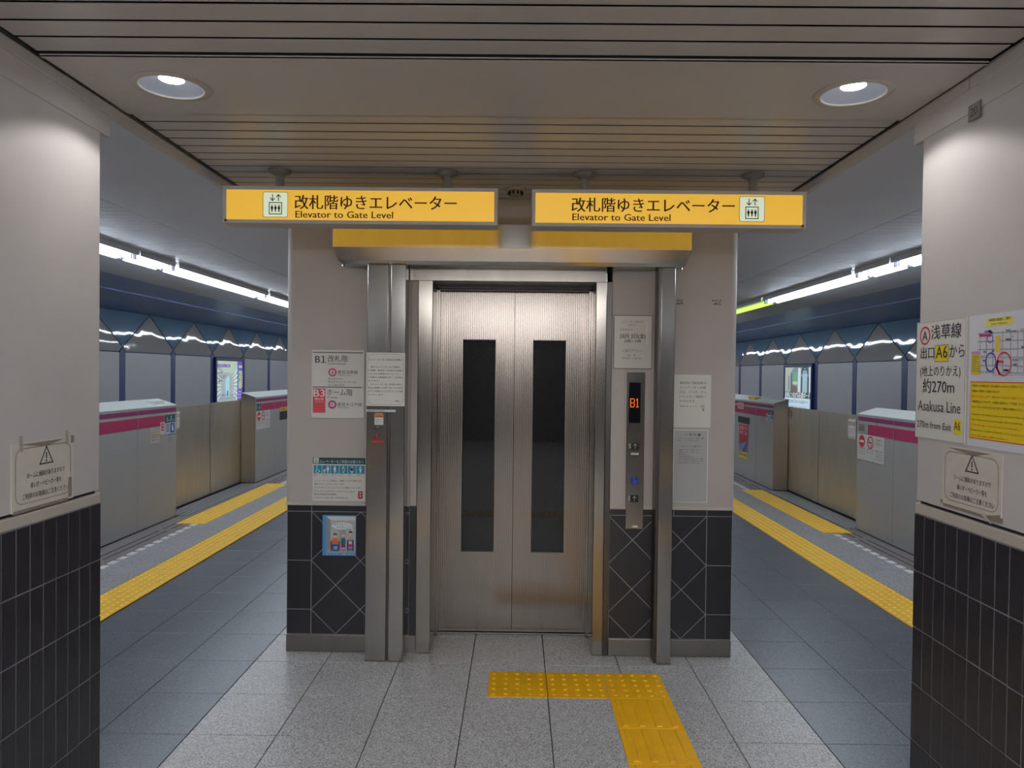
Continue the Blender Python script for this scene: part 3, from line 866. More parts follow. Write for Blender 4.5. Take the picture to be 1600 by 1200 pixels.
def hanging_sign(x0, x1, zc, label, pict_x, text_x, text_w, hang_x, lamp_x):
    y0, y1 = 3.47, 3.59
    z0, z1 = zc - 0.088, zc + 0.088
    t = thing('hanging_sign', label, 'sign', ((x0 + x1) / 2, (y0 + y1) / 2, z0), 'yellow elevator signs hung from the ceiling')
    e = 0.017
    m = MB()
    m.box(x0, y0, z0, x1, y1, z0 + e).box(x0, y0, z1 - e, x1, y1, z1).box(x0, y0, z0 + e, x0 + e, y1, z1 - e).box(x1 - e, y0, z0 + e, x1, y1, z1 - e)
    m.build('housing', SIGN_BODY, t, bevel=0.002)
    face = MB().box(x0 + e, y0 + 0.006, z0 + e, x1 - e, y0 + 0.012, z1 - e).build('light_panel', SIGN_FACE, t)
    MB().box(x0 + e, y1 - 0.012, z0 + e, x1 - e, y1 - 0.006, z1 - e).build('light_panel', SIGN_FACE, t)
    P = Print(Frame((0, y0 + 0.006, 0), (1, 0, 0)), t)
    lift_icon(P, pict_x, 2.315, 0.118, PICT)
    P.text(SIGN_INK, '改札階ゆきエレベーター', text_x, 2.3595, 0.0735, w=text_w, bold=0.018)
    P.text(SIGN_INK, 'Elevator to Gate Level', text_x + 0.004, 2.3135, 0.046, w=text_w * 0.603, bold=0.020)
    P.done()
    for hx in hang_x:
        h = MB().lathe([(0.0, z1 - 0.004), (0.021, z1 - 0.004), (0.021, HC - 0.016), (0.0, HC - 0.016)], (hx, 3.545, 0), 20).build('hanger', mat('hanger_paint', '#8f8a80', 0.45), t)
        MB().lathe([(0.021, HC - 0.03), (0.030, HC - 0.022), (0.052, HC - 0.012), (0.055, HC), (0.0, HC)], (hx, 3.545, 0), 24).build('flange', mat('flange_paint', '#8f8a80', 0.45), h, smooth=True)
    MB().lathe([(0.0, -0.004), (0.007, -0.004), (0.007, 0.0)], (lamp_x, y0, z0 + 0.012), 10, 'Y').build('pilot_lamp', mat('pilot_lamp_dark', '#5d4a5c', 0.4), t)
hanging_sign(-1.413, -0.104, 2.3725, 'left yellow lit sign hung from the ceiling, pictogram before its lettering', -1.221, -1.070, 0.770, (-1.165, -0.352), -1.397)
hanging_sign(0.058, 1.356, 2.3705, 'right yellow lit sign hung from the ceiling, pictogram after its lettering', 1.041, 0.247, 0.770, (0.312, 1.125), 1.338)

# small round detector between the two signs
sd = thing('smoke_detector', 'small round smoke detector on the ceiling between the two hanging signs', 'detector', (-0.022, 3.85, HC))
MB().lathe([(0.0, HC - 0.012), (0.055, HC - 0.010), (0.058, HC), (0.0, HC)], (-0.022, 3.85, 0), 24).build('base', mat('detector_shell', '#a8a094', 0.5), sd, smooth=True)
MB().lathe([(0.0, HC - 0.042), (0.022, HC - 0.041), (0.034, HC - 0.030), (0.036, HC - 0.010)], (-0.022, 3.85, 0), 24).build('sensor_head', mat('detector_head', '#8c8478', 0.5), sd, smooth=True)
for k in range(10):
    a = 2 * math.pi * k / 10
    cx, cy = -0.022 + 0.036 * math.cos(a), 3.85 + 0.036 * math.sin(a)
    MB().box(cx - 0.005, cy - 0.005, HC - 0.034, cx + 0.005, cy + 0.005, HC - 0.018).build('slot', GAP, sd)

# ------------------------------------------------------------------ pillars
def pillar(sgn, xf, xb, y0, y1, label):
    t = thing('pillar', label, 'pillar', ((xf + xb) / 2, (y0 + y1) / 2, 0))
    lo, hi = min(xf, xb), max(xf, xb)
    pl = MB(); plan_prism(pl, rounded_plan(lo, y0, hi, y1, 0.018), 1.148, HC); pl.build('shaft', CREAM_P, t)
    pb = MB(); plan_prism(pb, rounded_plan(lo + 0.0022, y0 + 0.0022, hi - 0.0022, y1 - 0.0022, 0.01), 0.0, 1.10); pb.build('grout_bed', GROUT_P, t)
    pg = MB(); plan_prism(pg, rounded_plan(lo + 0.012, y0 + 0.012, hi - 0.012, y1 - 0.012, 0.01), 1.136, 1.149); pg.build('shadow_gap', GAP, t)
    plg = MB(); plan_prism(plg, rounded_plan(lo - 0.003, y0 - 0.003, hi + 0.003, y1 + 0.003, 0.018), 1.10, 1.137); plg.build('ledge', CREAM_TRIM, t, bevel=0.004)
    # upper fascia that hangs slightly past the pillar
    MB().box(xf + sgn * 0.02, y0 - 0.05, 2.43, xf - sgn * 0.004, y1 + 0.045, 2.508).build('fascia', CREAM_P, t, bevel=0.002)
    rows = [1.097 - 0.2045 * k for k in range(6)] + [0.0]
    cache = {}
    def put(kind, poly, f0, f1):
        MB().prism(poly, f0, f1).build('tile', DTILE_B, t)
    ny = int((y1 - y0) / 0.0637)
    proto = {}
    for k in range(len(rows) - 1):
        zt, zb = rows[k] - 0.0015, rows[k + 1] + 0.0015
        for i in range(ny + 1):
            ya = y1 - 0.0637 * i - 0.0012; yb = max(y1 - 0.0637 * (i + 1) + 0.0012, y0)
            if ya - yb < 0.008: continue
            key = (round(zt - zb, 4), round(ya - yb, 4))
            d = random.uniform(0.0, 0.0012)
            if key in proto:
                o = proto[key]; c = copy_part(o, t, (o['px'] + sgn * d, (ya + yb) / 2 - t.location.y, (zt + zb) / 2))
                continue
            hx, hy, hz = 0.0065, (ya - yb) / 2, (zt - zb) / 2
            m = MB(); b_ = 0.0018
            xo = -sgn * 0.0 
            s_ = -sgn      # outward is towards the axis: +x for the left pillar
            m.add([(-hx * s_, -hy, -hz), (-hx * s_, hy, -hz), (-hx * s_, hy, hz), (-hx * s_, -hy, hz),
                   (hx * s_ - b_ * s_, -hy, -hz), (hx * s_ - b_ * s_, hy, -hz), (hx * s_ - b_ * s_, hy, hz), (hx * s_ - b_ * s_, -hy, hz),
                   (hx * s_, -hy + b_, -hz + b_), (hx * s_, hy - b_, -hz + b_), (hx * s_, hy - b_, hz - b_), (hx * s_, -hy + b_, hz - b_)],
                  [(0, 1, 2, 3), (0, 1, 5, 4), (1, 2, 6, 5), (2, 3, 7, 6), (3, 0, 4, 7), (4, 5, 9, 8), (5, 6, 10, 9), (6, 7, 11, 10), (7, 4, 8, 11), (8, 9, 10, 11)])
            o = m.build('tile', DTILE_B, None); o.parent = t
            px = (xf + sgn * 0.0065) - t.location.x
            o['px'] = px
            o.location = (px, (ya + yb) / 2 - t.location.y, (zt + zb) / 2)
            proto[key] = o
    # the other faces, one slab of tiles per course
    for k in range(len(rows) - 1):
        zt, zb = rows[k] - 0.0015, rows[k + 1] + 0.0015
        n = int((hi - lo) / 0.0637)
        for yy0, yy1 in ((y0, y0 + 0.012), (y1 - 0.012, y1)):
            m = MB()
            for i in range(n):
                xa = (lo + 0.014) + i * 0.0637; m.box(xa + 0.001, yy0, zb, min(xa + 0.0625, hi - 0.014), yy1, zt)
            m.build('tile_course', DTILE_B, t, kind='stuff')
    return t
PXL, PXR = -1.506, 1.436
pillar(-1, PXL, -2.35, 1.45, 2.628, 'cream pillar at the left with slate tiles below and one warning notice')
pillar(1, PXR, 2.28, 1.45, 2.636, 'cream pillar at the right with slate tiles below, posters and number plate')

# ------------------------------------------------------------------ posters on the pillars
def board(name, label, cat, fr, w, h, th, m, group=None, bevel=0.0, rough=0.55):
    o = fr.P(w / 2, 0, 0)
    t = thing(name, label, cat, o, group)
    b = MB(); c = [fr.P(0, 0), fr.P(w, 0), fr.P(w, h), fr.P(0, h)]; c2 = [p_ + fr.n * th for p_ in c]
    b.add(c + c2, [(3, 2, 1, 0), (4, 5, 6, 7), (0, 1, 5, 4), (1, 2, 6, 5), (2, 3, 7, 6), (3, 0, 4, 7)])
    b.build('board', m, t, bevel=bevel)
    return t, Print(Frame(fr.P(0, 0, th), fr.u, fr.v), t, rough=rough)

def warning_notice(fr, w, h, label, torn):
    t, P = board('warning_notice', label, 'notice', fr, w, h, 0.0015, PAPER_G, 'slope warning notices')
    g = '#6f675f'; k = '#38353a'
    P.rrect('#8a8278', 0.016, 0.022, w - 0.016, h - 0.018, 0.03, 0.0022)
    cx = w * 0.53
    P.line(k, [(cx - .032, h * .645), (cx + .032, h * .645), (cx, h * .90)], 0.0042, 1, closed=True)
    P.line(k, [(cx, h * .71 + .004), (cx, h * .80)], 0.005, 1); P.disc(k, cx, h * .685, 0.0035, 1)
    for i, (s_, ww) in enumerate((('ホームに傾斜がありますので', .62), ('車いす・ベビーカー等を', .50), ('ご利用のお客様はご注意ください', .74))):
        P.text(k, s_, w * .53, h * (.47 - .15 * i), 0.0195, w=w * ww, bold=0.012, align='c')
    P.done()
    # brown tape along the top and bottom edges
    tape = mat('old_brown_tape', '#8f8278', 0.5)
    tapes = []
    def strip(x0, y0, x1, y1, d=0.0022):
        m = MB(); tapes.append(m)
        m.add([fr.P(x0, y0, 0.0002), fr.P(x1, y0, 0.0002), fr.P(x1, y1, 0.0002), fr.P(x0, y1, 0.0002), fr.P(x0, y0, d), fr.P(x1, y0, d), fr.P(x1, y1, d), fr.P(x0, y1, d)],
              [(0, 1, 2, 3), (4, 5, 6, 7), (0, 1, 5, 4), (1, 2, 6, 5), (2, 3, 7, 6), (3, 0, 4, 7)])
    def tri(a, b, c, d=0.0026):
        m = MB(); tapes.append(m)
        m.add([fr.P(*a, 0.0002), fr.P(*b, 0.0002), fr.P(*c, 0.0002), fr.P(*a, d), fr.P(*b, d), fr.P(*c, d)], [(0, 1, 2), (3, 4, 5), (0, 1, 4, 3), (1, 2, 5, 4), (2, 0, 3, 5)])
    tri((0.03, h - .004), (w - .05, h - .004), (w * .52, h - .02))
    strip(0.008, -0.004, w - 0.03, 0.006)
    if torn:
        tri((w - 0.10, 0.0), (w - 0.006, -0.006), (w - 0.004, 0.02)); strip(w - .012, -0.004, w + .006, 0.012); strip(-.006, .004, .006, .016)
        m2 = MB(); m2.add([fr.P(w - .09, .004, .003), fr.P(w - .075, .012, .006), fr.P(w - .03, -.010, .008), fr.P(w - .045, -.014, .004)], [(0, 1, 2, 3)])
        m2.build('curled_tape', PAPER_G, t)
    else:
        strip(w - 0.028, 0.006, w - 0.010, 0.072); strip(w - .014, h - .022, w + .002, h + .002)
        for x in (0.036, w - 0.042):
            m2 = MB(); m2.add([fr.P(x, h - .026, .0024), fr.P(x + .014, h - .026, .0024), fr.P(x + .014, h + .022, .0008), fr.P(x, h + .022, .0008)], [(0, 1, 2, 3)])
            m2.build('clear_tape', mat('clear_tape', '#a9a199', 0.35), t)
    for m in tapes: m.build('brown_tape', tape, t)
FL = Frame((PXL, 2.157, 1.146), (0, 1, 0))
warning_notice(FL, 0.303, 0.209, 'white warning notice taped on the left pillar', False)
FR_ = Frame((PXR, 2.466, 1.160), (0, -1, 0))
warning_notice(FR_, 0.303, 0.200, 'white warning notice with torn lower tape on the right pillar', True)

# transfer poster
K = '#33343c'
t, P = board('transfer_poster', 'white transfer poster with large exit A6 lettering on the right pillar', 'poster', Frame((PXR, 2.638, 1.372), (0, -1, 0)), 0.290, 0.410, 0.002, PAPER_W)
w, h = 0.290, 0.410
P.ring('#d8385a', 0.054, h * .880, 0.0265, 0.0325, 1); P.text(K, 'A', 0.054, h * .880 - .0165, 0.047, bold=0.02, align='c')
P.text(K, '浅草線', 0.092, h * .852, 0.054, w=.172, bold=0.015)
P.text(K, '出口', 0.030, h * .690, 0.046, w=.082, bold=0.014)
P.rect('#f4dc28', 0.118, h * .655, 0.196, h * .79); P.line('#5a5230', [(0.118, h * .655), (0.196, h * .655), (0.196, h * .79), (0.118, h * .79)], 0.0016, 2, closed=True)
P.text(K, 'A6', 0.157, h * .685, 0.058, w=.066, bold=0.014, align='c', lvl=2)
P.text(K, 'から', 0.202, h * .690, 0.050, w=.082, bold=0.014)
P.text(K, '(地上のりかえ)', 0.028, h * .540, 0.040, w=.236, bold=0.008)
P.text(K, '約270m', 0.046, h * .400, 0.055, w=.186, bold=0.013)
P.text(K, 'Asakusa Line', 0.018, h * .238, 0.052, w=.25, bold=0.006)
P.text(K, '270m from Exit', 0.014, h * .092, 0.034, w=.205, bold=0.008)
P.rect('#f4dc28', 0.232, h * .07, 0.272, h * .185); P.text(K, 'A6', 0.252, h * .105, 0.040, w=.034, bold=0.010, align='c', lvl=2)
P.line('#8a867e', [(0.002, 0.002), (w - .002, 0.002), (w - .002, h - .002), (0.002, h - .002)], 0.0012, 1, closed=True)
P.done()

# route map poster
t, P = board('map_poster', 'route map poster with yellow note beside the transfer poster on the right pillar', 'poster', Frame((PXR, 2.333, 1.372), (0, -1, 0)), 0.285, 0.410, 0.002, mat('poster_white', '#dcdde4', 0.4))
w, h = 0.285, 0.410
P.rect('#f2e36a', 0.085, h * .905, 0.205, h * .965); P.text(K, '浅草線お乗換えご案内', 0.145, h * .942, 0.010, align='c', lvl=2, res=1); P.text(K, 'Route to Asakusa Line', 0.145, h * .915, 0.008, align='c', lvl=2, res=1)
gl = '#a9abb8'
random.seed(5)
for y_ in (.86, .80, .74, .68, .62, .57): P.line(gl, [(.045, h * (y_ - .002)), (.25, h * (y_ - .012))], 0.003, 0)
for x_ in (.055, .085, .115, .16, .195, .225, .25): P.line(gl, [(x_, h * .86), (x_ + .004, h * .56)], 0.003, 0)
for _ in range(26):
    x_, y_ = random.uniform(.05, .25), random.uniform(.57, .87)
    P.rect(random.choice(('#8f92a4', '#b9bbc6', '#6d7288')), x_, h * y_, x_ + random.uniform(.008, .025), h * y_ + .006, 1)
P.line('#d02a8a', [(.055, h * .845), (.105, h * .838)], 0.006, 2); P.ring('#7040a8', .104, h * .815, .011, .0135, 2)
P.rect('#eac9d6', .128, h * .555, .152, h * .83, 1); P.rect('#f0d238', .132, h * .71, .150, h * .83, 2)
P.ring('#3a4aa8', .110, h * .64, .022, .026, 3, ky=1.15); P.ring('#d8304a', .170, h * .625, .029, .033, 3, ky=1.1)
P.line('#d8304a', [(.150, h * .555), (.138, h * .60), (.142, h * .645), (.165, h * .64)], 0.007, 3)
P.rect('#e8d04a', .015, h * .55, .058, h * .70, 1); P.rect('#c49ac8', .015, h * .70, .058, h * .725, 1)
for i in range(7): P.text(K, 'A%d 出口  %dm' % (i + 1, 120 + 25 * i), .018, h * (.68 - .018 * i), .0062, lvl=2, res=1)
P.line(gl, [(.12, h * .545), (.26, h * .545), (.26, h * .61)], .0015, 1)
P.rect('#e03020', .012, h * .06, w - .006, h * .495, 0); P.rect('#f0cf20', .0145, h * .067, w - .0085, h * .488, 1)
ty = h * .455
for i, (s_, c_) in enumerate((('浅草線へのお乗換えは、地上経由で A6 出口からお進みください。', K), ('定期券のお客様もご利用になれます。', K), ('改札を出て地上に上がり、案内に従ってA6入口へお進みください。', '#d05010'), ('所要時間はおよそ7分です。お時間に余裕をもってご利用ください。', K), ('エレベーターは A5 出口にあります。係員にお尋ねください。', K),
        ('Transfer to the Asakusa Line is via street level, Exit A6.', '#6a6018'), ('Please show your ticket at the gate when transferring.', '#6a6018'), ('Follow the signs to Exit A6 after leaving the gate.', '#d05010'), ('Elevators are available at Exit A5 on the street level.', '#6a6018'), ('Please ask station staff for assistance.', '#6a6018'))):
    P.text(c_, s_, .020, ty - i * .0165 - (.006 if i > 4 else 0), .0085, w=min(.245, .0046 * len(s_) * (1.75 if i < 5 else .95)), lvl=2, res=1)
P.done()

# number plate high on the right pillar
t, P = board('number_plate', 'small worn plate with the number 20 high on the right pillar', 'plate', Frame((PXR - 0.006, 2.354, 2.400), (0, -1, 0)), 0.063, 0.052, 0.001, mat('plate_grey', '#6d6a6c', 0.5))
P.rect('#8d8780', .003, .003, .056, .049); P.text('#4a4850', '20', .030, .013, .040, bold=.02, align='c'); P.done()

# ------------------------------------------------------------------ posters on the lift wall
def fw(x, z, y=WY): return Frame((x, y, z), (1, 0, 0))
t, P = board('floor_guide', 'white floor guide with red box marked B3, upper left of the elevator', 'sign', fw(-1.156, 1.320), 0.296, 0.383, 0.005, PAPER, bevel=0.002)
K = '#3a3a42'
P.rect('#55565c', .006, .366, .288, .371); P.rect('#55565c', .006, .172, .284, .177)
P.text(K, 'B1', .020, .311, .056, w=.060, bold=.02); P.text(K, '改札階', .090, .320, .040, w=.112, bold=.008); P.text(K, 'Concourse', .090, .301, .019, w=.100)
for cy, c_, l_, n_, e_ in ((.258, '#d8486e', 'A', '都営浅草線', 'Asakusa Line'), (.077, '#b82a78', 'E', '都営大江戸線', 'Oedo Line')):
    P.ring(c_, .117, cy, .0145, .0235, 1); P.text(K, l_, .117, cy - .0075, .021, bold=.03, align='c')
    P.text(K, n_, .146, cy - .007, .022, w=.112 if cy > .2 else .138, bold=.006); P.text(K, e_, .146, cy - .019, .010, w=.075 if cy > .2 else .062)
for i, s_ in enumerate(('地上のりかえ', '地上ゆきエレベーターは', 'A5 にあります。')): P.text(K, s_, .092, .217 - .018 * i, .0142, bold=.004)
P.rect('#d04a52', .008, .030, .078, .166); P.text('#f0e4e0', 'B3', .012, .121, .058, w=.062, bold=.02, lvl=2); P.text('#f0d8d4', '現在地', .043, .100, .017, align='c', lvl=2); P.text('#f0d8d4', 'You are here', .043, .088, .009, align='c', lvl=2)
P.text(K, 'ホーム階', .088, .131, .040, w=.142, bold=.008); P.text(K, 'Tracks', .088, .111, .020, w=.058)
P.done()

t, P = board('etiquette_notice', 'white notice with long text taped across the left guide post', 'notice', fw(-0.821, 1.398, 3.9545), 0.209, 0.290, 0.0015, PAPER_W)
P.rrect('#7a7872', .007, .008, .200, .282, .03, .0012)
P.text('#26262a', 'エレベーターをご利用のお客様へ', .103, .247, .0125, w=.188, bold=.012, align='c')
for i, s_ in enumerate(('　駅のエレベーターはご高齢の', 'お客様、車椅子ご利用のお客様、', '小さなお子様連れのベビーカー', 'ご利用のお客様等が多くご利用に', 'なります。', '　エレベーターをご利用の際は、', '他のお客様との譲り合いのお気持', 'ちでご利用いただきますようお願', 'いいたします。')):
    n_ = len(s_.strip('　'))
    P.text('#3a3a3e', s_.strip('　'), .010 + (.0125 if s_[0] == '　' else 0), .208 - .0188 * i, .0105, w=.0125 * n_, bold=.006)
P.text('#3a3a3e', '駅長', .180, .024, .011, w=.024, bold=.01, align='r')
P.done()
t, P = board('label_strip', 'narrow white label strip under the long notice on the left guide post', 'label', fw(-0.821, 1.366, 3.9545), 0.160, 0.012, 0.001, PAPER_W)
P.text('#6a6660', '非常時以外は手を触れないでください', .08, .0025, .0085, w=.145, align='c', res=1); P.done()

# teal headed sign
t, P = board('courtesy_sign', 'white elevator courtesy sign with dark green header and six blue icons', 'sign', fw(-1.148, 0.853), 0.300, 0.247, 0.004, PAPER, bevel=0.0015)
P.rect('#1f4a4c', .002, .209, .298, .246)
P.rect('#d8d8d0', .006, .212, .036, .244, 1); lift_icon(P, .007, .213, .028, '#d8d8d0', lvl=2)
P.text('#dfe3df', 'エレベーターをご利用のお客さまへ', .042, .216, .019, w=.246, bold=.004, lvl=2)
tl = '#2389a8'; wi = '#e6ecec'
for i in range(6):
    x = .007 + .0482 * i
    P.rect(tl, x, .156, x + .045, .202)
    cx = x + .0225
    if i == 0:
        P.disc(wi, cx - .004, .195, .0035, 2, n=10); P.line(wi, [(cx - .004, .189), (cx - .003, .175), (cx + .007, .175), (cx + .012, .166)], .0032, 2); P.ring(wi, cx - .001, .171, .009, .0118, 2, a0=150, a1=380)
    elif i == 1:
        person_icon(P, wi, cx + .009, .160, .038, 2); P.ring(wi, cx - .011, .163, .002, .004, 2); P.poly(wi, [(cx - .018, .168), (cx - .004, .168), (cx - .004, .176), (cx - .012, .180)], 2); P.line(wi, [(cx - .004, .176), (cx + .006, .184)], .002, 2)
    else:
        person_icon(P, wi, cx, .160, .038, 2)
        if i == 2: P.line(wi, [(cx + .004, .182), (cx + .010, .160)], .0015, 2)
        if i == 3: P.disc(wi, cx + .003, .177, .0075, 2)
        if i == 4: P.poly(wi, [(cx - .009, .168), (cx + .009, .168), (cx + .005, .188), (cx - .005, .188)], 2)
        if i == 5: P.disc(tl, cx + .001, .184, .0035, 3)
    for j, s_ in enumerate((('車いすの', 'ベビーカー', 'お年寄りの', 'おなかの', '妊娠中の', '乳幼児連れ')[i], ('お客さま', 'のお客さま', 'お客さま', '大きい方', 'お客さま', 'お客さま')[i])):
        P.text('#5a5a58', s_, x + .001, .149 - .0065 * j, .0056, res=1)
for i, (s_, ww) in enumerate((('エレベーターのご利用は、必要とされるお客さまを', .27), ('優先させていただいております。', .172), ('みなさまのやさしい心づかいをお願いいたします。', .272), ('Please be considerate of other passengers.', .236), ('敬请关照其他的乘客。', .13), ('이용객의 이해와 협조 부탁드립니다', .19))):
    P.text('#42423f', s_, .010, .111 - .0193 * i, .0115, w=ww, bold=.008, res=1)
P.rect('#b02038', .258, .016, .284, .058, 0)
for cy in (.030, .046):
    P.disc('#f0dcdc', .2685, cy + .0015, .0032, 2, n=10); P.disc('#f0dcdc', .2735, cy + .0015, .0032, 2, n=10); P.poly('#f0dcdc', [(.2655, cy), (.2765, cy), (.271, cy - .006)], 2)
P.done()

# cartoon poster
t, P = board('cartoon_poster', 'small blue bordered cartoon poster of three riders on the dark tiles', 'poster', fw(-1.090, 0.545, WY + 0.003), 0.189, 0.228, 0.002, mat('poster_blue', '#4f97cf', 0.35))
P.rect('#b9bcb8', .020, .016, .187, .222)
P.poly('#8f9492', [(.020, .222), (.045, .200), (.045, .050), (.020, .018)], 1); P.poly('#a5a9a6', [(.020, .018), (.045, .050), (.187, .050), (.187, .018)], 1); P.poly('#d5d6d0', [(.020, .222), (.187, .222), (.187, .200), (.045, .200)], 1)
P.rect('#a2a6a4', .095, .050, .130, .152, 2)
P.text('#e4eef4', '車いす・ベビーカー・お年寄りの方などに', .102, .005, .008, w=.16, align='c', res=1)
P.disc('#2f5f9a', .112, .168, .0620, 2, ry=.0225, n=28); P.disc('#e4e6e4', .112, .168, .0605, 3, ry=.021, n=28); P.poly('#e4e6e4', [(.150, .158), (.166, .160), (.174, .142)], 3)
P.text(K, 'ゆずりあって', .067, .171, .0125, w=.075, lvl=4); P.text(K, 'のりましょう', .080, .156, .0125, w=.075, lvl=4)
sk = '#e6c0a0'
# rider in a wheelchair
P.disc(sk, .072, .112, .0115, 4); P.poly('#2a2420', [(.060, .114), (.063, .124), (.072, .127), (.081, .124), (.084, .114), (.072, .118)], 5); P.poly('#d8713c', [(.050, .062), (.053, .092), (.062, .100), (.082, .100), (.091, .092), (.094, .062)], 4)
P.rect('#2f5fa0', .052, .034, .092, .064, 4); P.rect('#c8d6e4', .066, .038, .072, .052, 5); P.rect('#c8d6e4', .076, .038, .082, .052, 5); P.rect('#3a4660', .046, .028, .052, .082, 4); P.rect('#3a4660', .092, .028, .098, .082, 4); P.rect('#3a4660', .052, .026, .092, .032, 4)
# grey haired rider with a stick
P.disc(sk, .118, .116, .0105, 4); P.poly('#a8a098', [(.106, .116), (.110, .128), (.126, .128), (.130, .116), (.118, .122)], 5); P.poly('#2a6c7c', [(.103, .072), (.107, .100), (.129, .100), (.133, .072)], 4); P.poly('#7a3a5a', [(.106, .046), (.106, .072), (.130, .072), (.130, .046)], 4); P.rect(sk, .111, .034, .115, .046, 4); P.rect(sk, .121, .034, .125, .046, 4); P.rect('#7a3a5a', .109, .030, .127, .035, 4)
# parent with a push chair
P.disc(sk, .158, .124, .0105, 4); P.poly('#33281f', [(.147, .126), (.150, .136), (.158, .142), (.166, .136), (.169, .126), (.158, .131)], 5); P.poly('#e0a48c', [(.146, .086), (.149, .108), (.167, .108), (.171, .086)], 4); P.poly('#3a3a8a', [(.138, .050), (.140, .090), (.176, .090), (.178, .050)], 4); P.rect('#cfd2dc', .148, .066, .168, .084, 5); P.rect('#d0307a', .146, .050, .170, .066, 5); P.rect('#2e3556', .140, .028, .146, .050, 4); P.rect('#2e3556', .170, .028, .176, .050, 4); P.rect('#5a7ea8', .146, .030, .170, .042, 4)
P.done()

# inspection notice right of the doors
t, P = board('inspection_notice', 'white inspection notice dated 10月 2日 above the call panel', 'notice', fw(0.534, 1.617), 0.214, 0.297, 0.006, mat('notice_sleeve', '#d5d1c8', 0.22), bevel=0.002)
g = '#7d756c'; K2 = '#2e2c2c'
P.line('#6e625a', [(.0005, .0005), (.2135, .0005), (.2135, .2965), (.0005, .2965)], .0035, 0, closed=True)
P.text(g, 'エレベーター点検のた', .103, .258, .0115, w=.118, align='c'); P.text(g, 'お知らせ', .103, .241, .0115, align='c'); P.text(g, '定期点検の為', .034, .213, .0115, w=.070)
P.text(K2, '10月 2日(金)', .105, .171, .030, w=.144, bold=.022, align='c'); P.text(K2, '10時〜13時', .105, .147, .020, w=.094, bold=.016, align='c')
P.text(g, 'ご協力下さい。', .102, .094, .0175, w=.104, align='c'); P.text(g, '駅　長', .102, .069, .011, w=.045, align='c'); P.text(g, '東京交通サービス株式会社', .102, .054, .010, w=.108, align='c', res=1)
P.rect('#e8e4dc', .182, .140, .186, .262, 1); P.done()

# call panel
cp = thing('call_panel', 'tall stainless elevator call panel with amber B1 display and two buttons', 'panel', (0.663, WY, 0.72))
MB().box(0.612, WY - 0.014, 0.720, 0.711, WY + 0.002, 1.596).build('plate', STEEL_J, cp, bevel=0.002)
F = fw(0.612, 0.720, WY - 0.014)
MB().box(0.622, WY - 0.016, 1.314, 0.687, WY - 0.010, 1.540).build('display', mat('display_glass', '#0b0b14', 0.12), cp)
FD = Frame((0.612, WY - 0.016, 0.720), (1, 0, 0)); P = Print(FD, cp)
am = AMBER
def seg_b(x, y, w_, h_):
    t_ = .0038
    P.line(am, [(x, y), (x, y + h_)], t_, 1, 'lit_digit'); P.line(am, [(x, y), (x + w_ * .8, y)], t_, 1, 'lit_digit'); P.line(am, [(x, y + h_), (x + w_ * .8, y + h_)], t_, 1, 'lit_digit'); P.line(am, [(x, y + h_ / 2), (x + w_ * .8, y + h_ / 2)], t_, 1, 'lit_digit')
    P.line(am, [(x + w_, y + h_ * .10), (x + w_, y + h_ * .40)], t_, 1, 'lit_digit'); P.line(am, [(x + w_, y + h_ * .6), (x + w_, y + h_ * .9)], t_, 1, 'lit_digit')
seg_b(.0195, .684, .021, .045)
P.line(am, [(.0575, .684), (.0575, .729), (.052, .722)], .0036, 1, 'lit_digit'); P.line(am, [(.052, .684), (.063, .684)], .0036, 1, 'lit_digit')
P.done()
P = Print(F, cp)
P.rect('#d8d6ce', .026, .416, .069, .427); P.text('#5a5a58', 'よびボタン', .0475, .4185, .008, w=.036, align='c', res=1)
P.rect('#1d3ea0', .026, .250, .070, .290); wi = '#6f8ad0'
P.disc(wi, .044, .284, .003, 1, n=10); P.line(wi, [(.044, .279), (.045, .268), (.053, .268), (.058, .260)], .0025, 1); P.ring(wi, .046, .264, .007, .0093, 1, a0=150, a1=380)
P.rect('#e4e0d8', .034, .008, .070, .020); P.rect('#b8b4ac', .034, .008, .046, .020, 1)
P.done()
for z in (1.164, 0.871):
    b = MB().box(0.637, WY - 0.020, z, 0.682, WY - 0.012, z + 0.041).build('button', BLACK, cp, bevel=0.002)
    PB = Print(Frame((0.637, WY - 0.020, z), (1, 0, 0)), b)
    PB.line('#b9b6b0', [(.0225, .007), (.0225, .033)], .003, 0, 'arrow'); PB.line('#b9b6b0', [(.013, .024), (.0225, .034), (.032, .024)], .003, 0, 'arrow'); PB.done()
    P = Print(F, cp); P.rect('#a9a7a2', .014, z - .720 + .008, .024, z - .720 + .034); P.text('#3c3c3c', '上', .019, z - .720 + .017, .008, align='c'); P.done()

# web notice and grey plate
t, P = board('web_notice', 'white paper notice with five lines of text right of the guide post', 'notice', fw(0.875, 1.292), 0.207, 0.295, 0.0015, PAPER)
for i, s_ in enumerate(('都営地下鉄各駅の', 'エレベーター点検', '日は、インターネッ', 'トからもご確認い', 'ただけます。')):
    P.text('#5a534c', s_, .032, .243 - .0253 * i, .0155, w=.147 if i < 4 else .092, bold=.004)
P.text('#5a534c', '都営地下鉄 エレベーター', .034, .115, .009, w=.10, res=1); P.text('#5a534c', '検索', .152, .115, .009, res=1); P.rrect('#8a8278', .148, .112, .174, .126, .003, .0008)
P.poly('#5a534c', [(.160, .112), (.172, .098), (.165, .099), (.167, .093), (.163, .092), (.162, .098)], 1)
P.done()
t, P = board('instruction_plate', 'grey instruction plate with white edge below the paper notice', 'plate', fw(0.875, 0.870), 0.195, 0.410, 0.003, PAPER_GREY, bevel=0.001)
P.line('#e0dfd8', [(.0025, .0025), (.1925, .0025), (.1925, .4075), (.0025, .4075)], .004, 0, closed=True)
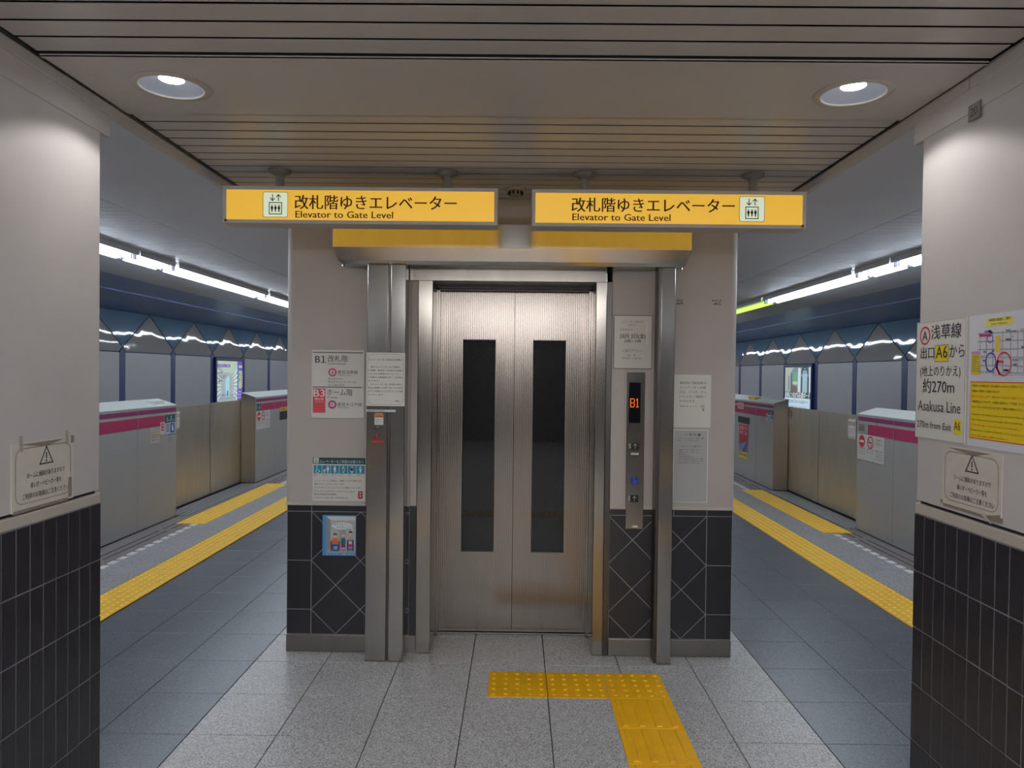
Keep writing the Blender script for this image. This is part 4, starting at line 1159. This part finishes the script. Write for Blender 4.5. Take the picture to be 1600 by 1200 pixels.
P.text('#454643', 'ご 案 内 ■', .108, .376, .015, w=.086, align='c', bold=.01)
for i, (s_, ww) in enumerate((('このエレベーターは車いす・ご高齢のお客様', .146), ('をはじめ、どなたでもご利用になれます。', .118))): P.text('#454643', s_, .026, .358 - .0125 * i, .0078, w=ww, res=1)
P.text('#454643', 'エレベーターの扱い方', .098, .312, .012, w=.108, align='c')
for i, (s_, ww) in enumerate((('１ 乗場のボタンを押してお待ちください。', .125), ('２ 扉が開きましたらゆっくりお乗りください。', .12), ('３ 行先階のボタンを押してください。', .05), ('４ 扉は自動的に閉まります。', .09), ('５ 車いすのお客様は車いす用のボタンをご利用', .14), ('ください。扉の開いている時間が長くなります。', .148), ('６ 非常の際は係員呼出ボタンを押してください。', .125))): P.text('#454643', s_, .026, .293 - .0122 * i, .0078, w=ww, res=1)
P.done()

# ------------------------------------------------------------------ platform gates
def gate_box(sgn, xf, y0, y1, label, near, seams):
    """A fixed gate housing along the platform edge; its front faces the platform."""
    xb = xf + sgn * 0.20
    t = thing('platform_gate', label, 'gate', ((xf + xb) / 2, (y0 + y1) / 2, 0), 'fixed housings of the platform gates')
    prof = [(xf, 0.012), (xf, 1.192), (xf + sgn * 0.004, 1.203), (xb - sgn * .006, 1.263), (xb, 1.258), (xb, 0.012)]
    yb0, yb1 = y0 + 0.004, y1 - 0.004
    MB().prism(prof, lambda a, b: (a, yb0, b), lambda a, b: (a, yb1, b)).build('body', GATE, t)
    tp = [(xf - sgn * .002, 1.196), (xf - sgn * .002, 1.206), (xb - sgn * .004, 1.269), (xb + sgn * .002, 1.262), (xb + sgn * .002, 1.255)]
    MB().prism(tp, lambda a, b: (a, y0, b), lambda a, b: (a, y1, b)).build('top_cover', GATE_TOP, t)
    for ye0, ye1 in ((y0, y0 + .004), (y1 - .004, y1)):
        MB().prism(prof, lambda a, b: (a, ye0, b), lambda a, b: (a, ye1, b)).build('end_plate', GATE_END, t)
    MB().box(xf + sgn * .01, y0 + .01, 0, xb - sgn * .01, y1 - .01, 0.014).build('plinth', BLACK, t)
    fr = Frame((xf, y0 if sgn < 0 else y1, 0), (0, -sgn, 0))     # reads left to right from the platform
    L_ = y1 - y0
    for s_ in seams:
        MB().box(xf - sgn * .0005, s_ - .003, .012, xf - sgn * -.003, s_ + .003, 1.196).build('panel_seam', mat('seam_grey', '#8c8c8c', 0.5), t)
    return t, Print(fr, t, d=0.002, step=0.0012), L_
def bands(P, L_, a0, a1, b0, b1, seams):
    cuts = [a0] + sorted(c for c in seams if a0 < c < a1) + [a1]
    for c0, c1 in zip(cuts[:-1], cuts[1:]): P.rect('#7c2258', c0 + .004, 1.138, c1 - .004, 1.178, 0, 'dark_band')
    cuts = [b0] + sorted(c for c in seams if b0 < c < b1) + [b1]
    for c0, c1 in zip(cuts[:-1], cuts[1:]): P.rect('#a01f50', c0 + .004, 1.004, c1 - .004, 1.108, 0, 'magenta_band')
def no_entry_notice(P, x0, x1, z0, z1):
    """The white notice with the no entry and no smoking signs."""
    w_ = x1 - x0; h_ = z1 - z0
    P.rect('#dad9d6', x0, z0, x1, z1, 1, 'notice')
    r = w_ * .115
    cx = x0 + w_ * .18; cz = z1 - h_ * .28
    P.disc('#c8283a', cx, cz, r, 2, 'no_entry_symbol'); P.rect('#f0e6e4', cx - r * .7, cz - r * .18, cx + r * .7, cz + r * .18, 3, 'no_entry_symbol')
    cx2 = x0 + w_ * .50
    P.ring('#c8283a', cx2, cz, r * .78, r, 2, 'no_smoking_symbol'); P.line('#4a4444', [(cx2 - r * .55, cz), (cx2 + r * .55, cz)], r * .16, 2, 'no_smoking_symbol'); P.line('#c8283a', [(cx2 - r * .6, cz + r * .6), (cx2 + r * .6, cz - r * .6)], r * .16, 3, 'no_smoking_symbol')
    for k_, s_ in enumerate(('非常停止', 'ボタン', '列車停止')): P.text('#b03444' if k_ == 1 else '#55555a', s_, x0 + w_ * .68, cz + r * .5 - k_ * .022, .017, w=w_ * .26, lvl=2, res=1)
    for cxx, ls in ((cx, ('駆け込み禁止', 'Do not rush', 'Do not enter')), (cx2, ('禁煙 終日', 'No smoking')), (x0 + w_ * .82, ('優先席', 'Priority seat', 'お年寄りの方', '体の不自由な方'))):
        for k_, s_ in enumerate(ls): P.text('#4a4a4e', s_, cxx, z1 - h_ * (.58 + .1 * k_), .016, w=w_ * .25, lvl=2, align='c', res=1)
def door_notice(P, x0, x1, z0, z1):
    P.rect('#d9d7d0', x0, z0, x1, z1, 1, 'notice'); w_ = x1 - x0; h_ = z1 - z0
    for k_ in range(3):
        cx = x0 + w_ * (.2 + .3 * k_); P.ring('#c0283a', cx, z1 - h_ * .24, w_ * .09, w_ * .125, 2, 'warning_symbol'); P.line('#3a3638', [(cx, z1 - h_ * .16), (cx, z1 - h_ * .32)], w_ * .05, 2, 'warning_symbol')
        for j, s_ in enumerate(('危険', '触る', 'な')): P.text('#5a5650', s_, cx, z1 - h_ * (.55 + .12 * j), .016, w=w_ * .2, lvl=2, align='c', res=1)
    P.rect('#c89a84', x0 + w_ * .1, z0 + h_ * .05, x1 - w_ * .1, z0 + h_ * .09, 2)

GL, GR = -3.66, 3.535
# left near housing
s1 = [7.004]
t, P, L_ = gate_box(-1, GL, 4.35, 7.80, 'nearer grey gate housing on the left platform, door number 5-3', True, [7.004, 5.7])
o = 4.35
bands(P, L_, 0.01, L_ - .01, 0.01, 7.53 - o, [7.004 - o, 5.7 - o])
P.rect('#1f4f50', 7.540 - o, 1.024, 7.765 - o, 1.108, 1, 'door_number'); P.text('#dfe6e0', '5', 7.575 - o, 1.040, .062, bold=.02, lvl=2); P.text('#dfe6e0', '3', 7.655 - o, 1.040, .075, bold=.02, lvl=2); P.text('#dfe6e0', '号車', 7.614 - o, 1.040, .018, lvl=2); P.text('#dfe6e0', '番ドア', 7.71 - o, 1.040, .018, lvl=2)
P.rect('#d9d0d0', 7.441 - o, .910, 7.530 - o, 1.040, 1, 'sticker'); P.rect('#c02040', 7.465 - o, .948, 7.508 - o, 1.026, 2, 'sticker')
for cz in (.972, 1.005): P.poly('#f0dcdc', [(7.474 - o, cz), (7.499 - o, cz), (7.4865 - o, cz - .016)], 3, 'sticker'); P.disc('#f0dcdc', 7.481 - o, cz + .001, .006, 3, 'sticker', n=10); P.disc('#f0dcdc', 7.492 - o, cz + .001, .006, 3, 'sticker', n=10)
P.rect('#c9d3e2', 7.540 - o, .905, 7.765 - o, 1.022, 1, 'sticker'); P.rect('#2f5aa8', 7.655 - o, .916, 7.750 - o, 1.015, 2, 'sticker')
P.disc('#dfe6f0', 7.70 - o, .995, .011, 3, 'sticker'); P.poly('#dfe6f0', [(7.685 - o, .985), (7.715 - o, .985), (7.728 - o, .94), (7.70 - o, .93), (7.680 - o, .945)], 3, 'sticker')
for k in range(5): P.rect('#5a76a8', 7.56 - o, .93 + .018 * k, 7.635 - o, .939 + .018 * k, 2, 'sticker')
P.rect('#c8c4ba', 7.238 - o, .836, 7.434 - o, .992, 1, 'sticker'); P.rect('#e2c85a', 7.265 - o, .918, 7.415 - o, .936, 2, 'sticker')
for k, s_ in enumerate(('ドアに手や物を', 'はさまれないよう', 'ご注意ください', 'お体が触れると', '作動します')): P.text('#5a5664', s_, 7.336 - o, .966 - .026 * k, .020, w=.16, align='c', lvl=3, res=1)
P.rect('#9d9c9c', 7.616 - o, .828, 7.678 - o, .879, 1, 'sticker')
P.done()
for y in (6.72, 7.42, 7.50):
    MB().lathe([(0, -.004), (.006, -.004), (.006, 0)], (GL, y, 1.122), 8, 'X').build('screw', STEEL_DK, t)
fr = Frame((GL, 7.35, 1.206), (0, 1, 0))
MB().box(GL - .03, 7.42, 1.215, GL - .15, 7.60, 1.256).build('hatch_mark', mat('hatch_white', '#dfe4e0', .4), t)
# left far housing
t, P, L_ = gate_box(-1, GL, 10.165, 13.4, 'farther grey gate housing on the left platform beyond the closed leaves', False, [10.96])
o = 10.165
bands(P, L_, 0.012, L_ - .01, .225, L_ - .01, [10.96 - o])
P.rect('#33585a', .022, 1.012, .212, 1.112, 1, 'door_number'); P.text('#dfe6e0', '5', .045, 1.035, .055, bold=.02, lvl=2); P.text('#dfe6e0', '4', .125, 1.035, .065, bold=.02, lvl=2)
no_entry_notice(P, .024, .585, .745, 1.006)
P.rect('#d8b23a', 1.03, .952, 1.40, 1.014, 1, 'yellow_label'); P.text('#4a3c14', '非常停止', 1.07, .966, .04, w=.26, lvl=2); P.rect('#17171c', 1.03, .820, 1.42, .950, 1, 'display_window')
P.done()
# right near housing
t, P, L_ = gate_box(1, GR, 4.2, 7.60, 'nearer grey gate housing on the right platform with white no entry notice', True, [6.868, 5.6])
yl = (lambda y: 7.60 - y)
bands(P, L_, 0.01, L_ - .01, yl(7.375), L_ - .01, [yl(6.868), yl(5.6)])
P.rect('#a8a8a4', .004, 1.012, .205, 1.122, 1, 'door_number'); P.rect('#7f827c', .04, 1.03, .165, 1.105, 2, 'door_number'); P.text('#33383a', '6', .06, 1.04, .06, bold=.02, lvl=3); P.text('#33383a', '2', .115, 1.04, .06, bold=.02, lvl=3)
no_entry_notice(P, .012, .565, .742, 1.002)
P.done()
for y in (7.20,):
    MB().lathe([(0, -.0), (.006, -.0), (.006, -.004)], (GR, y, 1.122), 8, 'X').build('screw', STEEL_DK, t)
# right far housing
t, P, L_ = gate_box(1, GR, 10.075, 13.4, 'farther grey gate housing on the right platform with red poster and black display', False, [10.81])
yl = (lambda y: 13.4 - y)
bands(P, L_, 0.01, L_ - .01, .01, yl(10.30), [yl(10.81)])
P.rect('#33465e', yl(10.29), 1.042, yl(10.085), 1.110, 1, 'door_number'); P.text('#dfe6e0', '6-3', yl(10.19), 1.05, .055, bold=.02, lvl=2, align='c')
P.rect('#c9d3e2', yl(10.285), .938, yl(10.085), 1.034, 1, 'sticker'); P.rect('#2f5aa8', yl(10.20), .945, yl(10.10), 1.028, 2, 'sticker'); P.disc('#dfe6f0', yl(10.15), 1.005, .012, 3, 'sticker'); P.poly('#dfe6f0', [(yl(10.17), .99), (yl(10.13), .99), (yl(10.12), .955), (yl(10.18), .955)], 3, 'sticker')
for k in range(4): P.rect('#5a76a8', yl(10.275), .952 + .018 * k, yl(10.215), .961 + .018 * k, 2, 'sticker')
P.rect('#d9d0d0', yl(10.385), .965, yl(10.30), 1.056, 1, 'sticker'); P.rect('#c02040', yl(10.365), .985, yl(10.32), 1.048, 2, 'sticker')
for k, s_ in enumerate(('駆け込み', '乗車は', 'おやめ', 'ください')): P.text('#a04a5a', s_, yl(10.60), .975 - .026 * k, .024, w=.17, lvl=1, res=1)
P.rect('#17171c', yl(11.69), .842, yl(11.11), .944, 1, 'display_window')
P.rect('#d8a0a4', yl(11.72), 1.060, yl(11.41), 1.160, 1, 'red_label'); P.text('#b02a3c', '非常停止', yl(11.69), 1.085, .05, w=.24, lvl=2)
# small poster below the display
P.rect('#dcc9c0', yl(11.62), .30, yl(11.18), .818, 1, 'poster'); P.rect('#c83444', yl(11.62), .66, yl(11.18), .818, 2, 'poster'); P.text('#f4e6e0', '危険です', yl(11.58), .74, .07, w=.36, lvl=3); P.text('#f4e6e0', 'かけこみ', yl(11.58), .675, .06, w=.36, lvl=3)
P.poly('#a82a3c', [(yl(11.62), .50), (yl(11.62), .66), (yl(11.18), .66), (yl(11.18), .58)], 2, 'poster'); P.poly('#7a86b4', [(yl(11.62), .40), (yl(11.62), .50), (yl(11.18), .58), (yl(11.18), .40)], 2, 'poster'); P.poly('#3c4a80', [(yl(11.45), .40), (yl(11.24), .56), (yl(11.18), .56), (yl(11.30), .40)], 3, 'poster'); P.rect('#e0cc50', yl(11.62), .30, yl(11.18), .40, 2, 'poster'); P.text('#5a4a10', '駆け込み乗車', yl(11.58), .34, .045, w=.36, lvl=3)
P.done()
MB().box(GR + .04, 11.0, 1.222, GR + .13, 11.32, 1.262).build('top_label', mat('yellow_label', '#d8b040', .4), t)
MB().box(GR + .03, 10.15, 1.214, GR + .14, 10.30, 1.258).build('hatch_mark', mat('hatch_white2', '#dfe4e0', .4), t)

# sliding leaves between the housings
def leaf(sgn, x, y0, y1, label, notice=None):
    t = thing('gate_leaf', label, 'gate leaf', (x + sgn * .02, (y0 + y1) / 2, 0.0), 'sliding leaves of the platform gates')
    MB().box(x, y0, 0.016, x + sgn * .04, y1, 1.162).build('panel', GATE_LEAF, t, bevel=0.003)
    MB().box(x + sgn * .005, y0 + .01, 0.0, x + sgn * .035, y1 - .01, 0.016).build('bottom_seal', BLACK, t)
    if notice:
        P = Print(Frame((x, y0 if sgn < 0 else y1, 0), (0, -sgn, 0)), t, d=0.002, step=0.0012)
        door_notice(P, *notice); P.done()
    return t
leaf(-1, -3.866, 7.60, 9.150, 'nearer steel sliding gate leaf on the left platform', (.56, .715, .905, 1.105))
leaf(-1, -3.866, 9.172, 10.75, 'farther steel sliding gate leaf on the left platform', (.97, 1.165, .905, 1.117))
leaf(1, 3.742, 7.40, 9.060, 'nearer steel sliding gate leaf on the right platform', (.80, .98, .90, 1.115))
leaf(1, 3.742, 9.082, 10.62, 'farther steel sliding gate leaf on the right platform', (.36, .72, .920, 1.122))

# ------------------------------------------------------------------ lit advertising boxes on the tunnel walls
def ad_box(sgn, xw, y0, y1, z0, z1, label):
    x = xw - sgn * 0.03
    t = thing('advertising_box', label, 'light box', (xw, (y0 + y1) / 2, z0), 'lit advertising boxes on the tunnel walls')
    e = .07
    def bx(m, a0, a1, b0, b1, d0, d1): m.box(x - sgn * d0, a0, b0, x - sgn * d1, a1, b1)
    m = MB(); bx(m, y0 - e, y0, z0 - e, z1 + e, 0, .05); bx(m, y1, y1 + e, z0 - e, z1 + e, 0, .05); bx(m, y0, y1, z1, z1 + e, 0, .05); bx(m, y0, y1, z0 - e, z0, 0, .05)
    m.build('frame', NAVY, t, bevel=0.004)
    m = MB(); bx(m, y0, y1, z0, z1, 0, .03); m.build('lit_poster', AD_W, t)
    fr = Frame((x - sgn * .03, y0 if sgn < 0 else y1, z0), (0, -sgn, 0))
    return t, Print(fr, t, d=.003, step=.002), y1 - y0, z1 - z0
t, P, w, h = ad_box(-1, -6.66, 15.94, 17.44, 0.30, 1.785, 'lit purple edged poster box on the left tunnel wall, marked 15')
z0 = .30; ft = .60                                   # the picture starts behind the gate leaf, so lay it out from .85 upward
def Z(v): return v * (1.785 - .85) + (.85 - z0)
wp = w * .775
P.rect(lit('#aeb9b2'), 0, Z(0), wp, h, 0); P.poly(lit('#c2cdbd'), [(0, h), (wp, h), (wp * .62, Z(.72)), (wp * .35, Z(.72))], 1); P.poly(lit('#b6d6bd'), [(wp, h), (wp, Z(.75)), (wp * .65, Z(.68)), (wp * .60, Z(.75))], 2)
P.rect(lit('#93c6da'), wp * .38, Z(.12), wp * .63, Z(.65), 2); P.rect(lit('#bfe4ee', .65), wp * .44, Z(.14), wp * .49, Z(.62), 3); P.rect(lit('#bfe4ee', .65), wp * .53, Z(.14), wp * .58, Z(.62), 3); P.rect(lit('#6f7f84', .4), wp * .47, Z(.15), wp * .54, Z(.28), 4)
for k in range(7):
    a = R(-28 + 9.5 * k)
    for sg in (-1, 1):
        cx, cz = wp * .5, Z(.42)
        r0, r1 = wp * .30, wp * .50 / max(.5, math.cos(a))
        p0 = (cx + sg * r0 * math.cos(a), cz + r0 * 1.1 * math.sin(a)); 
        xe = wp if sg > 0 else 0
        ye = cz + (wp * .5) * math.tan(a) * 1.1
        d_ = .022
        P.poly(lit('#e4f2f2', .7), [(p0[0], p0[1] - .004), (xe, ye - d_), (xe, ye + d_), (p0[0], p0[1] + .004)], 3)
P.rect(lit('#6a4ea8', .5), wp * .03, h - .14, wp * .63, h - .075, 3); P.text(lit('#e6e2f0', .6), '大江戸線がもっと便利に', wp * .33, h - .125, .05, w=wp * .55, align='c', lvl=4, res=1)
P.text(lit('#504650', .4), '15', wp * .05, Z(.50), .32, w=wp * .17, lvl=5); P.text(lit('#a05a70', .4), '周年', wp * .26, Z(.58), .09, w=wp * .22, lvl=5)
for i, s_ in enumerate(('感謝をこめて', 'ありがとうキャンペーン')): P.text(lit('#7a6aa8', .45), s_, wp * .5, Z(.155 - .08 * i), .06, w=wp * .88, align='c', lvl=5, res=1)
P.rect(lit('#6f4fb4', .5), wp, Z(0), w, h, 0); P.rect(lit('#4f84c8', .5), wp + .01, Z(.30), w - .01, Z(.80), 1)
P.rect(lit('#d6c88c', .5), wp + w * .06, Z(.32), w - w * .05, Z(.76), 2); P.rect(lit('#cfcfdc', .5), wp + w * .05, Z(.84), w - w * .02, Z(.90), 2)
P.text(lit('#4a4a40', .4), '駅', wp + w * .07, Z(.62), .10, lvl=3); P.text(lit('#4a4a40', .4), '前', wp + w * .07, Z(.50), .10, lvl=3)
for k in range(7): P.rect(lit('#e8e8f0', .6), w - w * .035, Z(.36 + .06 * k), w - w * .01, Z(.39 + .06 * k), 3)
for k in range(3): P.text(lit('#e6e0f4', .6), ('好評分譲中', '資料請求', '受付中')[k], wp + w * .02, Z(.22 - .075 * k), .05, w=w * .15, lvl=3, res=1)
P.done()
t, P, w, h = ad_box(1, 6.46, 15.96, 17.50, 0.30, 1.79, 'lit bluish poster box of a hall interior on the right tunnel wall')
P.rect(lit('#7d8f9a'), 0, Z(.30), w, h, 0); P.poly(lit('#b4bfae'), [(0, h), (0, Z(.30)), (w * .22, Z(.30)), (w * .22, Z(.85)), (w * .35, h)], 1); P.rect(lit('#6a7a9a', .45), w * .14, Z(.42), w * .18, Z(.80), 2); P.rect(lit('#54627e', .45), w * .24, Z(.40), w * .28, Z(.84), 2)
P.rect(lit('#6fae86'), w * .32, Z(.66), w * .50, Z(.88), 2); P.rect(lit('#b8d8ae'), w * .32, Z(.58), w * .50, Z(.66), 2); P.poly(lit('#8e6e62', .45), [(w * .28, Z(.30)), (w * .28, Z(.60)), (w * .50, Z(.50)), (w * .50, Z(.34))], 2)
P.rect(lit('#cfdde2', .65), w * .52, Z(.36), w * .62, h - .02, 2); P.rect(lit('#8fa7b4'), w * .62, Z(.36), w * .95, h - .02, 1); P.rect(lit('#aac4d2'), w * .70, Z(.38), w * .86, Z(.85), 2); P.rect(lit('#dce8ea', .65), w * .94, Z(.36), w, h, 2)
for cx in (.66, .90): P.rect(lit('#3c4a50', .3), w * cx - .03, Z(.40), w * cx + .03, Z(.78), 3)
P.ring(lit('#3c4a50', .3), w * .78, Z(.84), w * .09, w * .13, 3, a0=0, a1=180); P.rect(lit('#4a585c', .3), w * .66, Z(.93), w * .90, Z(.96), 3)
P.rect(lit('#4a5a62', .35), 0, Z(.255), w, Z(.40), 4); P.text(lit('#eef4f4', .8), '未来につなげる石膏ボード', w * .5, Z(.275), .135, w=w * .96, align='c', bold=.02, lvl=5)
P.rect(lit('#c3d8e2', .65), 0, Z(-.55), w, Z(.25), 4); P.text(lit('#3a4a66', .35), '世界初 100%リサイクル石膏ボード', w * .5, Z(.13), .085, w=w * .84, align='c', lvl=5, bold=.01); P.text(lit('#3a4a66', .35), '環境にやさしいものづくり', w * .55, Z(.01), .06, w=w * .6, align='c', lvl=5)
P.done()
